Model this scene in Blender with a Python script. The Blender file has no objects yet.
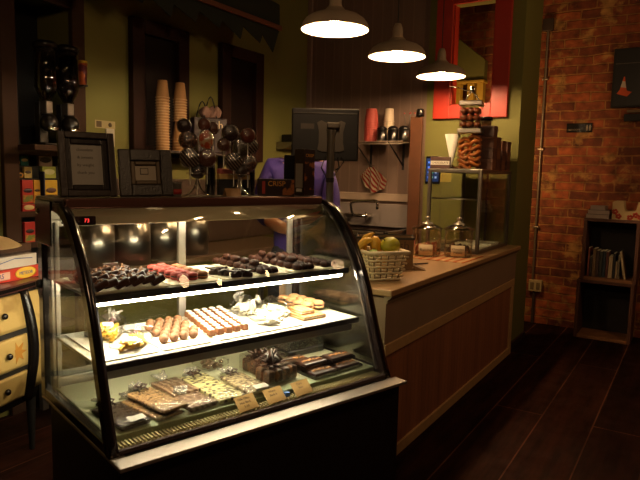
import bpy, bmesh, math, random
from mathutils import Vector, Matrix, Euler, noise
R = math.radians
PI = math.pi
rnd = random.Random(7)
scene = bpy.context.scene
COL = scene.collection

# ---------------------------------------------------------------- camera
cam = bpy.data.objects.new('camera', bpy.data.cameras.new('camera'))
COL.objects.link(cam)
cam.data.sensor_width = 36.0
cam.data.lens = 597.96 / 640 * 36.0
cam.data.clip_start = 0.05
pit, roll, yaw = R(6.24), R(1.318), R(32.11)
fwd = Vector((-math.sin(yaw) * math.cos(pit), math.cos(yaw) * math.cos(pit), -math.sin(pit)))
rgt0 = Vector((math.cos(yaw), math.sin(yaw), 0))
up0 = rgt0.cross(fwd)
cr, sr = math.cos(roll), math.sin(roll)
rgt = rgt0 * cr + up0 * sr
up = up0 * cr - rgt0 * sr
cam.matrix_world = Matrix(((rgt.x, up.x, -fwd.x, 0), (rgt.y, up.y, -fwd.y, 0), (rgt.z, up.z, -fwd.z, 1.5), (0, 0, 0, 1)))
scene.camera = cam
# ---------------------------------------------------------------- world, exposure, lights
w = bpy.data.worlds.new('world'); scene.world = w; w.use_nodes = True
w.node_tree.nodes['Background'].inputs[0].default_value = (1.0, 0.72, 0.45, 1)
w.node_tree.nodes['Background'].inputs[1].default_value = 0.004
vs = scene.view_settings
vs.view_transform = 'Standard'; vs.look = 'None'; vs.gamma = 1.0; vs.exposure = 0.0
vs.use_curve_mapping = False
scene.cycles.use_denoising = True
scene.cycles.sample_clamp_indirect = 4.0
scene.cycles.max_bounces = 10
scene.cycles.transparent_max_bounces = 24
scene.cycles.caustics_reflective = False
scene.cycles.caustics_refractive = False
BULB = 640.0          # pendant bulbs
TUBE = 140.0           # display case light tube
FILL_LOW = 52.0  # added emitter under the lower shelf
FILL_TOP = 130.0  # added emitter behind the top housing
def lamp(name, loc, power, color, radius):
    l = bpy.data.lights.new(name, 'POINT'); l.energy = power; l.color = color; l.shadow_soft_size = radius
    o = bpy.data.objects.new(name, l); COL.objects.link(o); o.location = loc
    return o
# unseen point lights: some inferred from the lit brick, some added as fill
lamp('unseen_lamp', (0.9, 4.4, 2.9), 34, (1.0, 0.60, 0.28), 0.12)
lamp('passage_lamp', (-1.72, 5.5, 1.75), 26, (1.0, 0.58, 0.25), 0.06)
lamp('unseen_lamp', (-0.3, 0.4, 2.6), 34, (1.0, 0.62, 0.32), 0.15)  # added fill for the price cards, ledge and case front
lamp('unseen_lamp', (-2.75, 1.9, 2.95), 3, (1.0, 0.66, 0.30), 0.15)  # added weak fill over the olive wall

# ---------------------------------------------------------------- materials
def lin(c):
    return tuple((x / 12.92 if x <= 0.04045 else ((x + 0.055) / 1.055) ** 2.4) for x in c)
def hx(h):
    return lin(tuple(int(h[i:i + 2], 16) / 255 for i in (0, 2, 4)))
MATS = {}
def mat(name, col, rough=0.5, metal=0.0, var=0.12, scale=18.0, bump=0.0, coat=0.0, emit=None, estr=0.0, trans=0.0):
    if name in MATS: return MATS[name]
    if isinstance(col, str): col = hx(col)
    m = bpy.data.materials.new(name); m.use_nodes = True; MATS[name] = m
    nt = m.node_tree; N = nt.nodes; L = nt.links; b = N['Principled BSDF']
    b.inputs['Roughness'].default_value = rough; b.inputs['Metallic'].default_value = metal
    b.inputs['Coat Weight'].default_value = coat
    if trans: b.inputs['Transmission Weight'].default_value = trans
    if emit is not None:
        b.inputs['Emission Color'].default_value = (*emit, 1); b.inputs['Emission Strength'].default_value = estr
    tc = N.new('ShaderNodeTexCoord'); nz = N.new('ShaderNodeTexNoise'); nz.inputs['Scale'].default_value = scale; nz.inputs['Detail'].default_value = 4
    L.new(tc.outputs['Object'], nz.inputs['Vector'])
    mx = N.new('ShaderNodeMix'); mx.data_type = 'RGBA'
    mx.inputs[6].default_value = (*[max(0, c * (1 - var)) for c in col], 1)
    mx.inputs[7].default_value = (*[min(1, c * (1 + var)) for c in col], 1)
    L.new(nz.outputs['Fac'], mx.inputs[0]); L.new(mx.outputs[2], b.inputs['Base Color'])
    if bump:
        bp = N.new('ShaderNodeBump'); bp.inputs['Strength'].default_value = bump; bp.inputs['Distance'].default_value = 0.004
        L.new(nz.outputs['Fac'], bp.inputs['Height']); L.new(bp.outputs[0], b.inputs['Normal'])
    return m
def glass(name, tint=(1, 1, 1), ior=1.45, rough=0.02, gain=1.0, base=0.0):
    if name in MATS: return MATS[name]
    m = bpy.data.materials.new(name); m.use_nodes = True; MATS[name] = m
    nt = m.node_tree; N = nt.nodes; L = nt.links; N.clear()
    out = N.new('ShaderNodeOutputMaterial'); mix = N.new('ShaderNodeMixShader'); tr = N.new('ShaderNodeBsdfTransparent'); gl = N.new('ShaderNodeBsdfGlossy')
    fr = N.new('ShaderNodeFresnel'); gm = N.new('ShaderNodeNewGeometry'); im = N.new('ShaderNodeMapRange'); im.inputs[3].default_value = ior; im.inputs[4].default_value = 1 / ior
    L.new(gm.outputs['Backfacing'], im.inputs[0]); L.new(im.outputs[0], fr.inputs[0])
    ma = N.new('ShaderNodeMath'); ma.operation = 'MULTIPLY_ADD'; ma.inputs[1].default_value = gain; ma.inputs[2].default_value = base; ma.use_clamp = True
    tr.inputs[0].default_value = (*tint, 1); gl.inputs['Roughness'].default_value = rough
    L.new(fr.outputs[0], ma.inputs[0]); L.new(ma.outputs[0], mix.inputs[0]); L.new(tr.outputs[0], mix.inputs[1]); L.new(gl.outputs[0], mix.inputs[2]); L.new(mix.outputs[0], out.inputs[0])
    return m
def crinkle(name, tint, ior, base):
    m = glass(name, tint, ior, 0.12, 1.3, base)
    nt = m.node_tree; N = nt.nodes; L = nt.links
    tc = N.new('ShaderNodeTexCoord'); nz = N.new('ShaderNodeTexNoise'); nz.inputs['Scale'].default_value = 45; bp = N.new('ShaderNodeBump'); bp.inputs['Strength'].default_value = 0.9; bp.inputs['Distance'].default_value = 0.012
    L.new(tc.outputs['Object'], nz.inputs['Vector']); L.new(nz.outputs['Fac'], bp.inputs['Height'])
    for n in N:
        if n.type in ('BSDF_GLOSSY', 'FRESNEL'): L.new(bp.outputs[0], n.inputs['Normal'])
    return m

def filmy(name, tint, d):
    m = glass(name, tint, 1.5, 0.15, 1.2, 0.04); nt = m.node_tree; N = nt.nodes; L = nt.links
    out = [n for n in N if n.type == 'OUTPUT_MATERIAL'][0]; src = out.inputs[0].links[0].from_socket
    di = N.new('ShaderNodeBsdfDiffuse'); di.inputs[0].default_value = (*tint, 1); mx = N.new('ShaderNodeMixShader'); mx.inputs[0].default_value = d
    L.new(src, mx.inputs[1]); L.new(di.outputs[0], mx.inputs[2]); L.new(mx.outputs[0], out.inputs[0])
    return m
def node_mat(name, rough=0.6):
    m = bpy.data.materials.new(name); m.use_nodes = True; MATS[name] = m
    return m, m.node_tree.nodes, m.node_tree.links, m.node_tree.nodes['Principled BSDF']
def brick_material():
    m, N, L, b = node_mat('old_brick')
    g = N.new('ShaderNodeNewGeometry'); sp = N.new('ShaderNodeSeparateXYZ'); cb = N.new('ShaderNodeCombineXYZ')
    L.new(g.outputs['Position'], sp.inputs[0]); L.new(sp.outputs[0], cb.inputs[0]); L.new(sp.outputs[2], cb.inputs[1])
    dn = N.new('ShaderNodeTexNoise'); dn.inputs['Scale'].default_value = 5; L.new(cb.outputs[0], dn.inputs['Vector'])
    va = N.new('ShaderNodeVectorMath'); va.operation = 'MULTIPLY_ADD'; va.inputs[1].default_value = (0.03, 0.03, 0); L.new(dn.outputs['Color'], va.inputs[0]); L.new(cb.outputs[0], va.inputs[2])
    br = N.new('ShaderNodeTexBrick'); br.inputs['Scale'].default_value = 1.0; br.inputs['Brick Width'].default_value = 0.27; br.inputs['Row Height'].default_value = 0.088
    br.inputs['Mortar Size'].default_value = 0.009; br.inputs['Mortar Smooth'].default_value = 0.35; br.inputs['Bias'].default_value = 0.0
    br.inputs['Color1'].default_value = (*hx('a4542a'), 1); br.inputs['Color2'].default_value = (*hx('602c16'), 1); br.inputs['Mortar'].default_value = (*hx('9a6636'), 1)
    L.new(va.outputs[0], br.inputs['Vector'])
    n1 = N.new('ShaderNodeTexNoise'); n1.inputs['Scale'].default_value = 4.2; n1.inputs['Detail'].default_value = 6; n1.inputs['Roughness'].default_value = 0.62; L.new(cb.outputs[0], n1.inputs['Vector'])
    r1 = N.new('ShaderNodeValToRGB'); r1.color_ramp.elements[0].position = 0.55; r1.color_ramp.elements[1].position = 0.62; L.new(n1.outputs['Fac'], r1.inputs[0])
    m1 = N.new('ShaderNodeMix'); m1.data_type = 'RGBA'; m1.inputs[7].default_value = (*hx('a87a42'), 1); L.new(r1.outputs[0], m1.inputs[0]); L.new(br.outputs['Color'], m1.inputs[6])
    n2 = N.new('ShaderNodeTexNoise'); n2.inputs['Scale'].default_value = 11; n2.inputs['Detail'].default_value = 5; L.new(cb.outputs[0], n2.inputs['Vector'])
    r2 = N.new('ShaderNodeValToRGB'); r2.color_ramp.elements[0].position = 0.3; r2.color_ramp.elements[1].position = 0.7; r2.color_ramp.elements[0].color = (0.45, 0.42, 0.4, 1); r2.color_ramp.elements[1].color = (1.25, 1.2, 1.15, 1); L.new(n2.outputs['Fac'], r2.inputs[0])
    m2 = N.new('ShaderNodeMix'); m2.data_type = 'RGBA'; m2.blend_type = 'MULTIPLY'; m2.inputs[0].default_value = 1; L.new(m1.outputs[2], m2.inputs[6]); L.new(r2.outputs[0], m2.inputs[7])
    L.new(m2.outputs[2], b.inputs['Base Color']); b.inputs['Roughness'].default_value = 0.8
    ad = N.new('ShaderNodeMath'); ad.operation = 'MULTIPLY_ADD'; ad.inputs[1].default_value = -1.0; L.new(br.outputs['Fac'], ad.inputs[0]); L.new(n2.outputs['Fac'], ad.inputs[2])
    bp = N.new('ShaderNodeBump'); bp.inputs['Strength'].default_value = 0.9; bp.inputs['Distance'].default_value = 0.02; L.new(ad.outputs[0], bp.inputs['Height']); L.new(bp.outputs[0], b.inputs['Normal'])
    return m
def floor_material():
    m, N, L, b = node_mat('dark_floor_planks')
    g = N.new('ShaderNodeNewGeometry'); sp = N.new('ShaderNodeSeparateXYZ'); cb = N.new('ShaderNodeCombineXYZ')
    L.new(g.outputs['Position'], sp.inputs[0])
    a = N.new('ShaderNodeMath'); a.inputs[1].default_value = 1.03; L.new(sp.outputs[0], a.inputs[0])
    L.new(sp.outputs[1], cb.inputs[0]); L.new(a.outputs[0], cb.inputs[1])
    br = N.new('ShaderNodeTexBrick'); br.inputs['Scale'].default_value = 1.0; br.inputs['Brick Width'].default_value = 2.6; br.inputs['Row Height'].default_value = 0.297
    br.inputs['Mortar Size'].default_value = 0.0042; br.inputs['Mortar Smooth'].default_value = 0.1; br.inputs['Bias'].default_value = 0.0
    br.inputs['Color1'].default_value = (*hx('26120c'), 1); br.inputs['Color2'].default_value = (*hx('1a0c08'), 1); br.inputs['Mortar'].default_value = (*hx('54392b'), 1)
    L.new(cb.outputs[0], br.inputs['Vector'])
    mp = N.new('ShaderNodeMapping'); mp.inputs['Scale'].default_value = (14, 1.6, 1); L.new(g.outputs['Position'], mp.inputs[0])
    nz = N.new('ShaderNodeTexNoise'); nz.inputs['Scale'].default_value = 1.0; nz.inputs['Detail'].default_value = 7; nz.inputs['Roughness'].default_value = 0.68; L.new(mp.outputs[0], nz.inputs['Vector'])
    r = N.new('ShaderNodeValToRGB'); r.color_ramp.elements[0].position = 0.3; r.color_ramp.elements[1].position = 0.72; r.color_ramp.elements[0].color = (0.25, 0.25, 0.25, 1); r.color_ramp.elements[1].color = (2.0, 1.75, 1.6, 1); L.new(nz.outputs['Fac'], r.inputs[0])
    mx = N.new('ShaderNodeMix'); mx.data_type = 'RGBA'; mx.blend_type = 'MULTIPLY'; mx.inputs[0].default_value = 1; L.new(br.outputs['Color'], mx.inputs[6]); L.new(r.outputs[0], mx.inputs[7])
    L.new(mx.outputs[2], b.inputs['Base Color'])
    n2 = N.new('ShaderNodeTexNoise'); n2.inputs['Scale'].default_value = 7; n2.inputs['Detail'].default_value = 5; L.new(g.outputs['Position'], n2.inputs['Vector'])
    rr = N.new('ShaderNodeMapRange'); b.inputs['Specular IOR Level'].default_value = 0.07; rr.inputs[3].default_value = 0.5; rr.inputs[4].default_value = 0.9; L.new(n2.outputs['Fac'], rr.inputs[0]); L.new(rr.outputs[0], b.inputs['Roughness'])
    bp = N.new('ShaderNodeBump'); bp.inputs['Strength'].default_value = 0.35; bp.inputs['Distance'].default_value = 0.01; L.new(nz.outputs['Fac'], bp.inputs['Height']); L.new(bp.outputs[0], b.inputs['Normal'])
    return m
def bead_material(name, col, axis, pitch, offset=0.0, dark=0.45, grain=False, rough=0.6):
    m, N, L, b = node_mat(name)
    g = N.new('ShaderNodeNewGeometry'); sp = N.new('ShaderNodeSeparateXYZ'); L.new(g.outputs['Position'], sp.inputs[0])
    d = N.new('ShaderNodeMath'); d.operation = 'MULTIPLY_ADD'; d.inputs[1].default_value = 1 / pitch; d.inputs[2].default_value = offset; L.new(sp.outputs[axis], d.inputs[0])
    fr = N.new('ShaderNodeMath'); fr.operation = 'FRACT'; L.new(d.outputs[0], fr.inputs[0])
    r = N.new('ShaderNodeValToRGB'); e = r.color_ramp.elements; e[0].position = 0.0; e[0].color = (dark, dark, dark, 1); e[1].position = 0.10; e[1].color = (1, 1, 1, 1)
    x = e.new(0.92); x.color = (1, 1, 1, 1); x = e.new(1.0); x.color = (dark, dark, dark, 1); L.new(fr.outputs[0], r.inputs[0])
    mp = N.new('ShaderNodeMapping'); mp.inputs['Scale'].default_value = (9, 9, 0.8) ; L.new(g.outputs['Position'], mp.inputs[0])
    nz = N.new('ShaderNodeTexNoise'); nz.inputs['Scale'].default_value = 1.0 if grain else 2.0; nz.inputs['Detail'].default_value = 5; L.new(mp.outputs[0], nz.inputs['Vector'])
    c = hx(col); mx = N.new('ShaderNodeMix'); mx.data_type = 'RGBA'; k = 0.45 if grain else 0.12
    mx.inputs[6].default_value = (*[v * (1 - k) for v in c], 1); mx.inputs[7].default_value = (*[v * (1 + k) for v in c], 1); L.new(nz.outputs['Fac'], mx.inputs[0])
    m2 = N.new('ShaderNodeMix'); m2.data_type = 'RGBA'; m2.blend_type = 'MULTIPLY'; m2.inputs[0].default_value = 1; L.new(mx.outputs[2], m2.inputs[6]); L.new(r.outputs[0], m2.inputs[7])
    L.new(m2.outputs[2], b.inputs['Base Color']); b.inputs['Roughness'].default_value = rough
    bp = N.new('ShaderNodeBump'); bp.inputs['Strength'].default_value = 0.5; bp.inputs['Distance'].default_value = 0.006; L.new(r.outputs[0], bp.inputs['Height']); L.new(bp.outputs[0], b.inputs['Normal'])
    return m
def speckle(name, c1, c2, thr=0.6, scale=60, rough=0.5, bump=0.4, voro=False):
    if name in MATS: return MATS[name]
    m, N, L, b = node_mat(name)
    tc = N.new('ShaderNodeTexCoord')
    if voro:
        nz = N.new('ShaderNodeTexVoronoi'); nz.inputs['Scale'].default_value = scale; o = nz.outputs['Distance']
    else:
        nz = N.new('ShaderNodeTexNoise'); nz.inputs['Scale'].default_value = scale; nz.inputs['Detail'].default_value = 3; o = nz.outputs['Fac']
    L.new(tc.outputs['Object'], nz.inputs['Vector'])
    r = N.new('ShaderNodeValToRGB'); r.color_ramp.elements[0].position = thr - 0.04; r.color_ramp.elements[1].position = thr + 0.04
    r.color_ramp.elements[0].color = (*hx(c1), 1); r.color_ramp.elements[1].color = (*hx(c2), 1); L.new(o, r.inputs[0]); L.new(r.outputs[0], b.inputs['Base Color'])
    b.inputs['Roughness'].default_value = rough
    bp = N.new('ShaderNodeBump'); bp.inputs['Strength'].default_value = bump; bp.inputs['Distance'].default_value = 0.004; L.new(o, bp.inputs['Height']); L.new(bp.outputs[0], b.inputs['Normal'])
    return m
def stripes(name, c1, c2, axis, pitch, duty=0.5, angle=0.0, rough=0.6, wob=0.0):
    if name in MATS: return MATS[name]
    m, N, L, b = node_mat(name)
    tc = N.new('ShaderNodeTexCoord'); mp = N.new('ShaderNodeMapping'); mp.inputs['Rotation'].default_value = (0, 0, 0)
    if angle: mp.inputs['Rotation'].default_value = {0: (0, angle, 0), 1: (0, 0, angle), 2: (angle, 0, 0)}[axis]
    L.new(tc.outputs['Object'], mp.inputs[0]); sp = N.new('ShaderNodeSeparateXYZ')
    if wob:
        nz = N.new('ShaderNodeTexNoise'); nz.inputs['Scale'].default_value = 9; L.new(tc.outputs['Object'], nz.inputs['Vector'])
        va = N.new('ShaderNodeVectorMath'); va.operation = 'MULTIPLY_ADD'; va.inputs[1].default_value = (wob, wob, wob); L.new(nz.outputs['Color'], va.inputs[0]); L.new(mp.outputs[0], va.inputs[2]); L.new(va.outputs[0], sp.inputs[0])
    else: L.new(mp.outputs[0], sp.inputs[0])
    d = N.new('ShaderNodeMath'); d.operation = 'MULTIPLY'; d.inputs[1].default_value = 1 / pitch; L.new(sp.outputs[axis], d.inputs[0])
    f = N.new('ShaderNodeMath'); f.operation = 'FRACT'; L.new(d.outputs[0], f.inputs[0])
    g = N.new('ShaderNodeMath'); g.operation = 'GREATER_THAN'; g.inputs[1].default_value = duty; L.new(f.outputs[0], g.inputs[0])
    mx = N.new('ShaderNodeMix'); mx.data_type = 'RGBA'; mx.inputs[6].default_value = (*hx(c1), 1); mx.inputs[7].default_value = (*hx(c2), 1); L.new(g.outputs[0], mx.inputs[0]); L.new(mx.outputs[2], b.inputs['Base Color'])
    b.inputs['Roughness'].default_value = rough
    return m

# ---------------------------------------------------------------- mesh helpers
class MB:
    def __init__(s, T=None):
        s.b = bmesh.new(); s.mi = 0; s.T = T or Matrix()
    def _add(s, tmp, M=None):
        vm = {}
        M = s.T @ (M or Matrix())
        for v in tmp.verts: vm[v] = s.b.verts.new(M @ v.co)
        for f in tmp.faces:
            try: nf = s.b.faces.new([vm[v] for v in f.verts])
            except ValueError: continue
            nf.material_index = s.mi; nf.smooth = f.smooth
        tmp.free(); return s
    def box(s, x0, y0, z0, x1, y1, z1, bev=0.0, rot=None, seg=2):
        t = bmesh.new(); bmesh.ops.create_cube(t, size=1)
        sx, sy, sz = abs(x1 - x0), abs(y1 - y0), abs(z1 - z0)
        bmesh.ops.scale(t, vec=(sx, sy, sz), verts=t.verts)
        if bev: bmesh.ops.bevel(t, geom=t.edges[:], offset=min(bev, 0.45 * min(sx, sy, sz)), segments=seg, affect='EDGES', profile=0.5)
        M = Matrix.Translation(((x0 + x1) / 2, (y0 + y1) / 2, (z0 + z1) / 2))
        if rot: M = M @ Euler(rot).to_matrix().to_4x4()
        return s._add(t, M)
    def cbox(s, c, d, bev=0.0, rot=None):
        return s.box(c[0] - d[0] / 2, c[1] - d[1] / 2, c[2] - d[2] / 2, c[0] + d[0] / 2, c[1] + d[1] / 2, c[2] + d[2] / 2, bev, rot)
    def lathe(s, prof, c=(0, 0, 0), seg=24, M=None):
        t = bmesh.new(); rings = []
        for r, z in prof:
            if r < 1e-6: rings.append([t.verts.new((0, 0, z))])
            else: rings.append([t.verts.new((r * math.cos(2 * PI * i / seg), r * math.sin(2 * PI * i / seg), z)) for i in range(seg)])
        for a, b2 in zip(rings, rings[1:]):
            for i in range(seg):
                j = (i + 1) % seg
                if len(a) == 1 and len(b2) == 1: continue
                if len(a) == 1: f = t.faces.new((a[0], b2[j], b2[i]))
                elif len(b2) == 1: f = t.faces.new((a[i], a[j], b2[0]))
                else: f = t.faces.new((a[i], a[j], b2[j], b2[i]))
                f.smooth = True
        bmesh.ops.recalc_face_normals(t, faces=t.faces)
        return s._add(t, Matrix.Translation(c) @ (M or Matrix()))
    def cyl(s, p0, p1, r0, r1=None, seg=16):
        p0, p1 = Vector(p0), Vector(p1); r1 = r0 if r1 is None else r1; d = p1 - p0; L = d.length
        q = d.to_track_quat('Z', 'Y').to_matrix().to_4x4()
        return s.lathe([(0, 0), (r0, 0), (r0, 1e-5), (r1, L - 1e-5), (r1, L), (0, L)], p0, seg, q)
    def tube(s, pts, r, seg=8, closed=False):
        t = bmesh.new(); pts = [Vector(p) for p in pts]; rings = []; n = len(pts)
        ref = Vector((0, 0, 1))
        for i, p in enumerate(pts):
            if closed: d = pts[(i + 1) % n] - pts[i - 1]
            else: d = pts[min(i + 1, n - 1)] - pts[max(i - 1, 0)]
            d.normalize()
            rf = ref if abs(d.dot(ref)) < 0.95 else Vector((1, 0, 0))
            x = d.cross(rf).normalized(); y = x.cross(d).normalized()
            rr = r[i] if isinstance(r, (list, tuple)) else r
            rings.append([t.verts.new(p + x * rr * math.cos(2 * PI * k / seg) + y * rr * math.sin(2 * PI * k / seg)) for k in range(seg)])
        for i in range(n if closed else n - 1):
            a, b2 = rings[i], rings[(i + 1) % n]
            for k in range(seg):
                f = t.faces.new((a[k], a[(k + 1) % seg], b2[(k + 1) % seg], b2[k])); f.smooth = True
        if not closed:
            t.faces.new(rings[0]); t.faces.new(rings[-1])
        bmesh.ops.recalc_face_normals(t, faces=t.faces)
        return s._add(t)
    def ball(s, c, r, u=14, v=9, rot=None, jit=0.0, seed=0):
        t = bmesh.new(); bmesh.ops.create_uvsphere(t, u_segments=u, v_segments=v, radius=1)
        r = (r, r, r) if not hasattr(r, '__len__') else r
        for f in t.faces: f.smooth = True
        if jit:
            for vv in t.verts: vv.co *= 1 + jit * noise.noise(vv.co * 2.2 + Vector((seed, seed * 1.7, 0)))
        bmesh.ops.scale(t, vec=r, verts=t.verts)
        M = Matrix.Translation(c)
        if rot: M = M @ Euler(rot).to_matrix().to_4x4()
        return s._add(t, M)
    def prism(s, poly, axis, a, b2, smooth=False):
        # poly of 2D points; axis 0: (y,z) along x, 1: (x,z) along y, 2: (x,y) along z
        t = bmesh.new()
        def P(p, h): return {0: (h, p[0], p[1]), 1: (p[0], h, p[1]), 2: (p[0], p[1], h)}[axis]
        A = [t.verts.new(P(p, a)) for p in poly]; B = [t.verts.new(P(p, b2)) for p in poly]; n = len(poly)
        t.faces.new(A); t.faces.new(B)
        for i in range(n):
            f = t.faces.new((A[i], A[(i + 1) % n], B[(i + 1) % n], B[i])); f.smooth = smooth
        bmesh.ops.recalc_face_normals(t, faces=t.faces)
        return s._add(t)
    def strip(s, path, axis, a, b2, th, smooth=True):
        # thick sheet following a 2D path, extruded along axis
        n = len(path); off = []
        for i in range(n):
            p = Vector(path[max(i - 1, 0)]); q = Vector(path[min(i + 1, n - 1)]); d = (q - p).normalized(); off.append(Vector(path[i]) + Vector((d.y, -d.x)) * th)
        t = bmesh.new()
        def P(p, h): return {0: (h, p[0], p[1]), 1: (p[0], h, p[1]), 2: (p[0], p[1], h)}[axis]
        g = [[t.verts.new(P(p, h)) for p in row] for row in (path, off) for h in (a, b2)]
        A0, A1, B0, B1 = g
        for i in range(n - 1):
            for q in ((A0[i], A1[i], A1[i + 1], A0[i + 1]), (B0[i], B0[i + 1], B1[i + 1], B1[i]), (A0[i], A0[i + 1], B0[i + 1], B0[i]), (A1[i], B1[i], B1[i + 1], A1[i + 1])):
                f = t.faces.new(q); f.smooth = False
        for i in range(n - 1): pass
        t.faces.new((A0[0], B0[0], B1[0], A1[0])); t.faces.new((A0[-1], A1[-1], B1[-1], B0[-1]))
        bmesh.ops.recalc_face_normals(t, faces=t.faces)
        for f in t.faces:
            if smooth and abs(f.normal[axis]) < 0.1: f.smooth = True
        return s._add(t)
    def pillow(s, c, d, rot=None, n=7, seed=0, jit=0.25):
        # soft lumpy packet of size d centred over c (c is its bottom centre)
        t = bmesh.new(); bmesh.ops.create_cube(t, size=1); bmesh.ops.subdivide_edges(t, edges=t.edges[:], cuts=n, use_grid_fill=True)
        for v in t.verts:
            e = max(abs(v.co.x), abs(v.co.y)) * 2
            k = 1 - 0.75 * max(0, e - 0.45) / 0.55
            v.co.z *= k
            nn = noise.noise(Vector((v.co.x * 7 + seed, v.co.y * 7 - seed, v.co.z * 3)))
            v.co.z += jit * nn * (0.5 if v.co.z > 0 else 0.1)
            v.co.x += 0.04 * noise.noise(Vector((v.co.y * 6 + seed, seed, 1))); v.co.y += 0.04 * noise.noise(Vector((v.co.x * 6, seed, 5)))
        for f in t.faces: f.smooth = True
        z0 = min(v.co.z for v in t.verts)
        for v in t.verts: v.co.z -= z0
        bmesh.ops.scale(t, vec=d, verts=t.verts)
        M = Matrix.Translation(c)
        if rot: M = M @ Euler(rot).to_matrix().to_4x4()
        return s._add(t, M)
    def build(s, name, mats, parent=None, loc=None, rot=None, kind=None):
        me = bpy.data.meshes.new(name); s.b.normal_update(); s.b.to_mesh(me); s.b.free()
        for m in (mats if isinstance(mats, (list, tuple)) else [mats]): me.materials.append(m)
        o = bpy.data.objects.new(name, me); COL.objects.link(o)
        if parent: o.parent = parent
        if loc: o.location = loc
        if rot: o.rotation_euler = rot
        if kind: o['kind'] = kind
        return o
def thing(name, label, cat, loc=(0, 0, 0), rz=0.0, group=None):
    o = bpy.data.objects.new(name, None); COL.objects.link(o); o.empty_display_size = 0.05
    o.location = loc; o.rotation_euler = (0, 0, rz)
    return tag(o, label, cat, group)
def tag(o, label, cat, group=None):
    o['label'] = label; o['category'] = cat
    if group: o['group'] = group
    return o
def put(o, loc, rot=None):
    o.location = loc
    if rot: o.rotation_euler = rot
    return o
def dup(root, loc, rot=None, label=None, group=None):
    r = root.copy(); COL.objects.link(r); r.location = loc
    if rot is not None: r.rotation_euler = rot
    if label: r['label'] = label
    if group: r['group'] = group
    for ch in list(root.children):
        c = ch.copy(); COL.objects.link(c); c.parent = r
        for g in ch.children:
            d = g.copy(); COL.objects.link(d); d.parent = c
    return r
def text(name, s, size, m, parent, loc, rot, ext=0.0006, spacing=1.0):
    cu = bpy.data.curves.new('lettering', 'FONT'); cu.body = s; cu.size = size; cu.align_x = 'CENTER'; cu.align_y = 'CENTER'; cu.extrude = ext; cu.resolution_u = 3; cu.space_character = spacing
    t = bpy.data.objects.new('lettering', cu); COL.objects.link(t)
    bpy.context.view_layer.update()
    me = bpy.data.meshes.new_from_object(t.evaluated_get(bpy.context.evaluated_depsgraph_get()))
    bpy.data.objects.remove(t); me.materials.clear(); me.materials.append(m)
    o = bpy.data.objects.new(name, me); COL.objects.link(o); o.parent = parent; o.location = loc; o.rotation_euler = rot
    return o
def struct(o):
    o['kind'] = 'structure'; return o
ORD = ['first', 'second', 'third', 'fourth', 'fifth', 'sixth', 'seventh', 'eighth', 'ninth', 'tenth', 'eleventh', 'twelfth', 'thirteenth', 'fourteenth', 'fifteenth', 'sixteenth', 'seventeenth', 'eighteenth', 'nineteenth', 'twentieth', 'twenty-first', 'twenty-second', 'twenty-third', 'twenty-fourth']

# shared materials
black = mat('black_gloss', '120e0d', 0.25, 0, 0.1)
blackm = mat('black_matt', '14110f', 0.6)
steel = mat('brushed_steel', 'b5aea4', 0.3, 1.0, 0.06, 40)
chrome = mat('chrome', 'd8d4cc', 0.1, 1.0, 0.02)
alu = mat('pale_aluminium', '9a948a', 0.38, 0.8, 0.05)
white = mat('white_paper', 'e6e0d2', 0.8, 0, 0.04)
cream = mat('cream_parchment', 'ddd8bc', 0.75, 0, 0.04)
darkw = mat('dark_wood', '2e1c14', 0.55, 0, 0.3, 12)
gray = mat('grey_plastic', '5d5850', 0.5)
clear = glass('clear_glass', (0.97, 0.98, 0.96), 1.45, 0.01, 0.9)
clearp = glass('clear_plastic', (0.93, 0.92, 0.9), 1.5, 0.06, 1.2, 0.02)
cello = crinkle('cellophane', (0.98, 0.98, 0.96), 1.35, 0.015)
shiny = crinkle('shiny_wrap', (0.95, 0.94, 0.92), 1.5, 0.16)
film = filmy('gathered_film', (0.85, 0.82, 0.75), 0.22)
choc = mat('dark_chocolate', '2a150d', 0.38, 0, 0.3, 60, 0.2)
milkc = mat('milk_chocolate', '5a301a', 0.4, 0, 0.25, 60, 0.15)

# ================================================================ ROOM
green = mat('olive_green_paint', '78743e', 0.65, 0, 0.08, 3)
floorm = floor_material(); brickm = brick_material()
WX, BY = -3.45, 5.2
struct(MB().box(-3.9, -2.3, -0.1, 3.1, 6.7, 0).build('floor', floorm))
struct(MB().box(-3.9, -2.3, 3.4, 3.1, 6.7, 3.5).build('ceiling', mat('ceiling_paint', '2a2018', 0.8)))
m = MB(); N0, N1, NT = 2.058, 2.465, 2.56
m.box(WX - 0.45, -2.3, 0, WX, N0, 3.4).box(WX - 0.45, N1, 0, WX, 6.7, 3.4).box(WX - 0.45, N0, NT, WX, N1, 3.4).box(WX - 0.45, N0, 0, WX - 0.38, N1, NT)
struct(m.build('wall_left', green))
bead = bead_material('brown_beadboard', '7c6457', 0, 0.105, dark=1.3)  # groove lines painted lighter than the boards, as highlights
struct(MB().box(WX, BY, 0, -2.15, BY + 0.1, 3.4).build('wall_back', bead))
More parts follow.
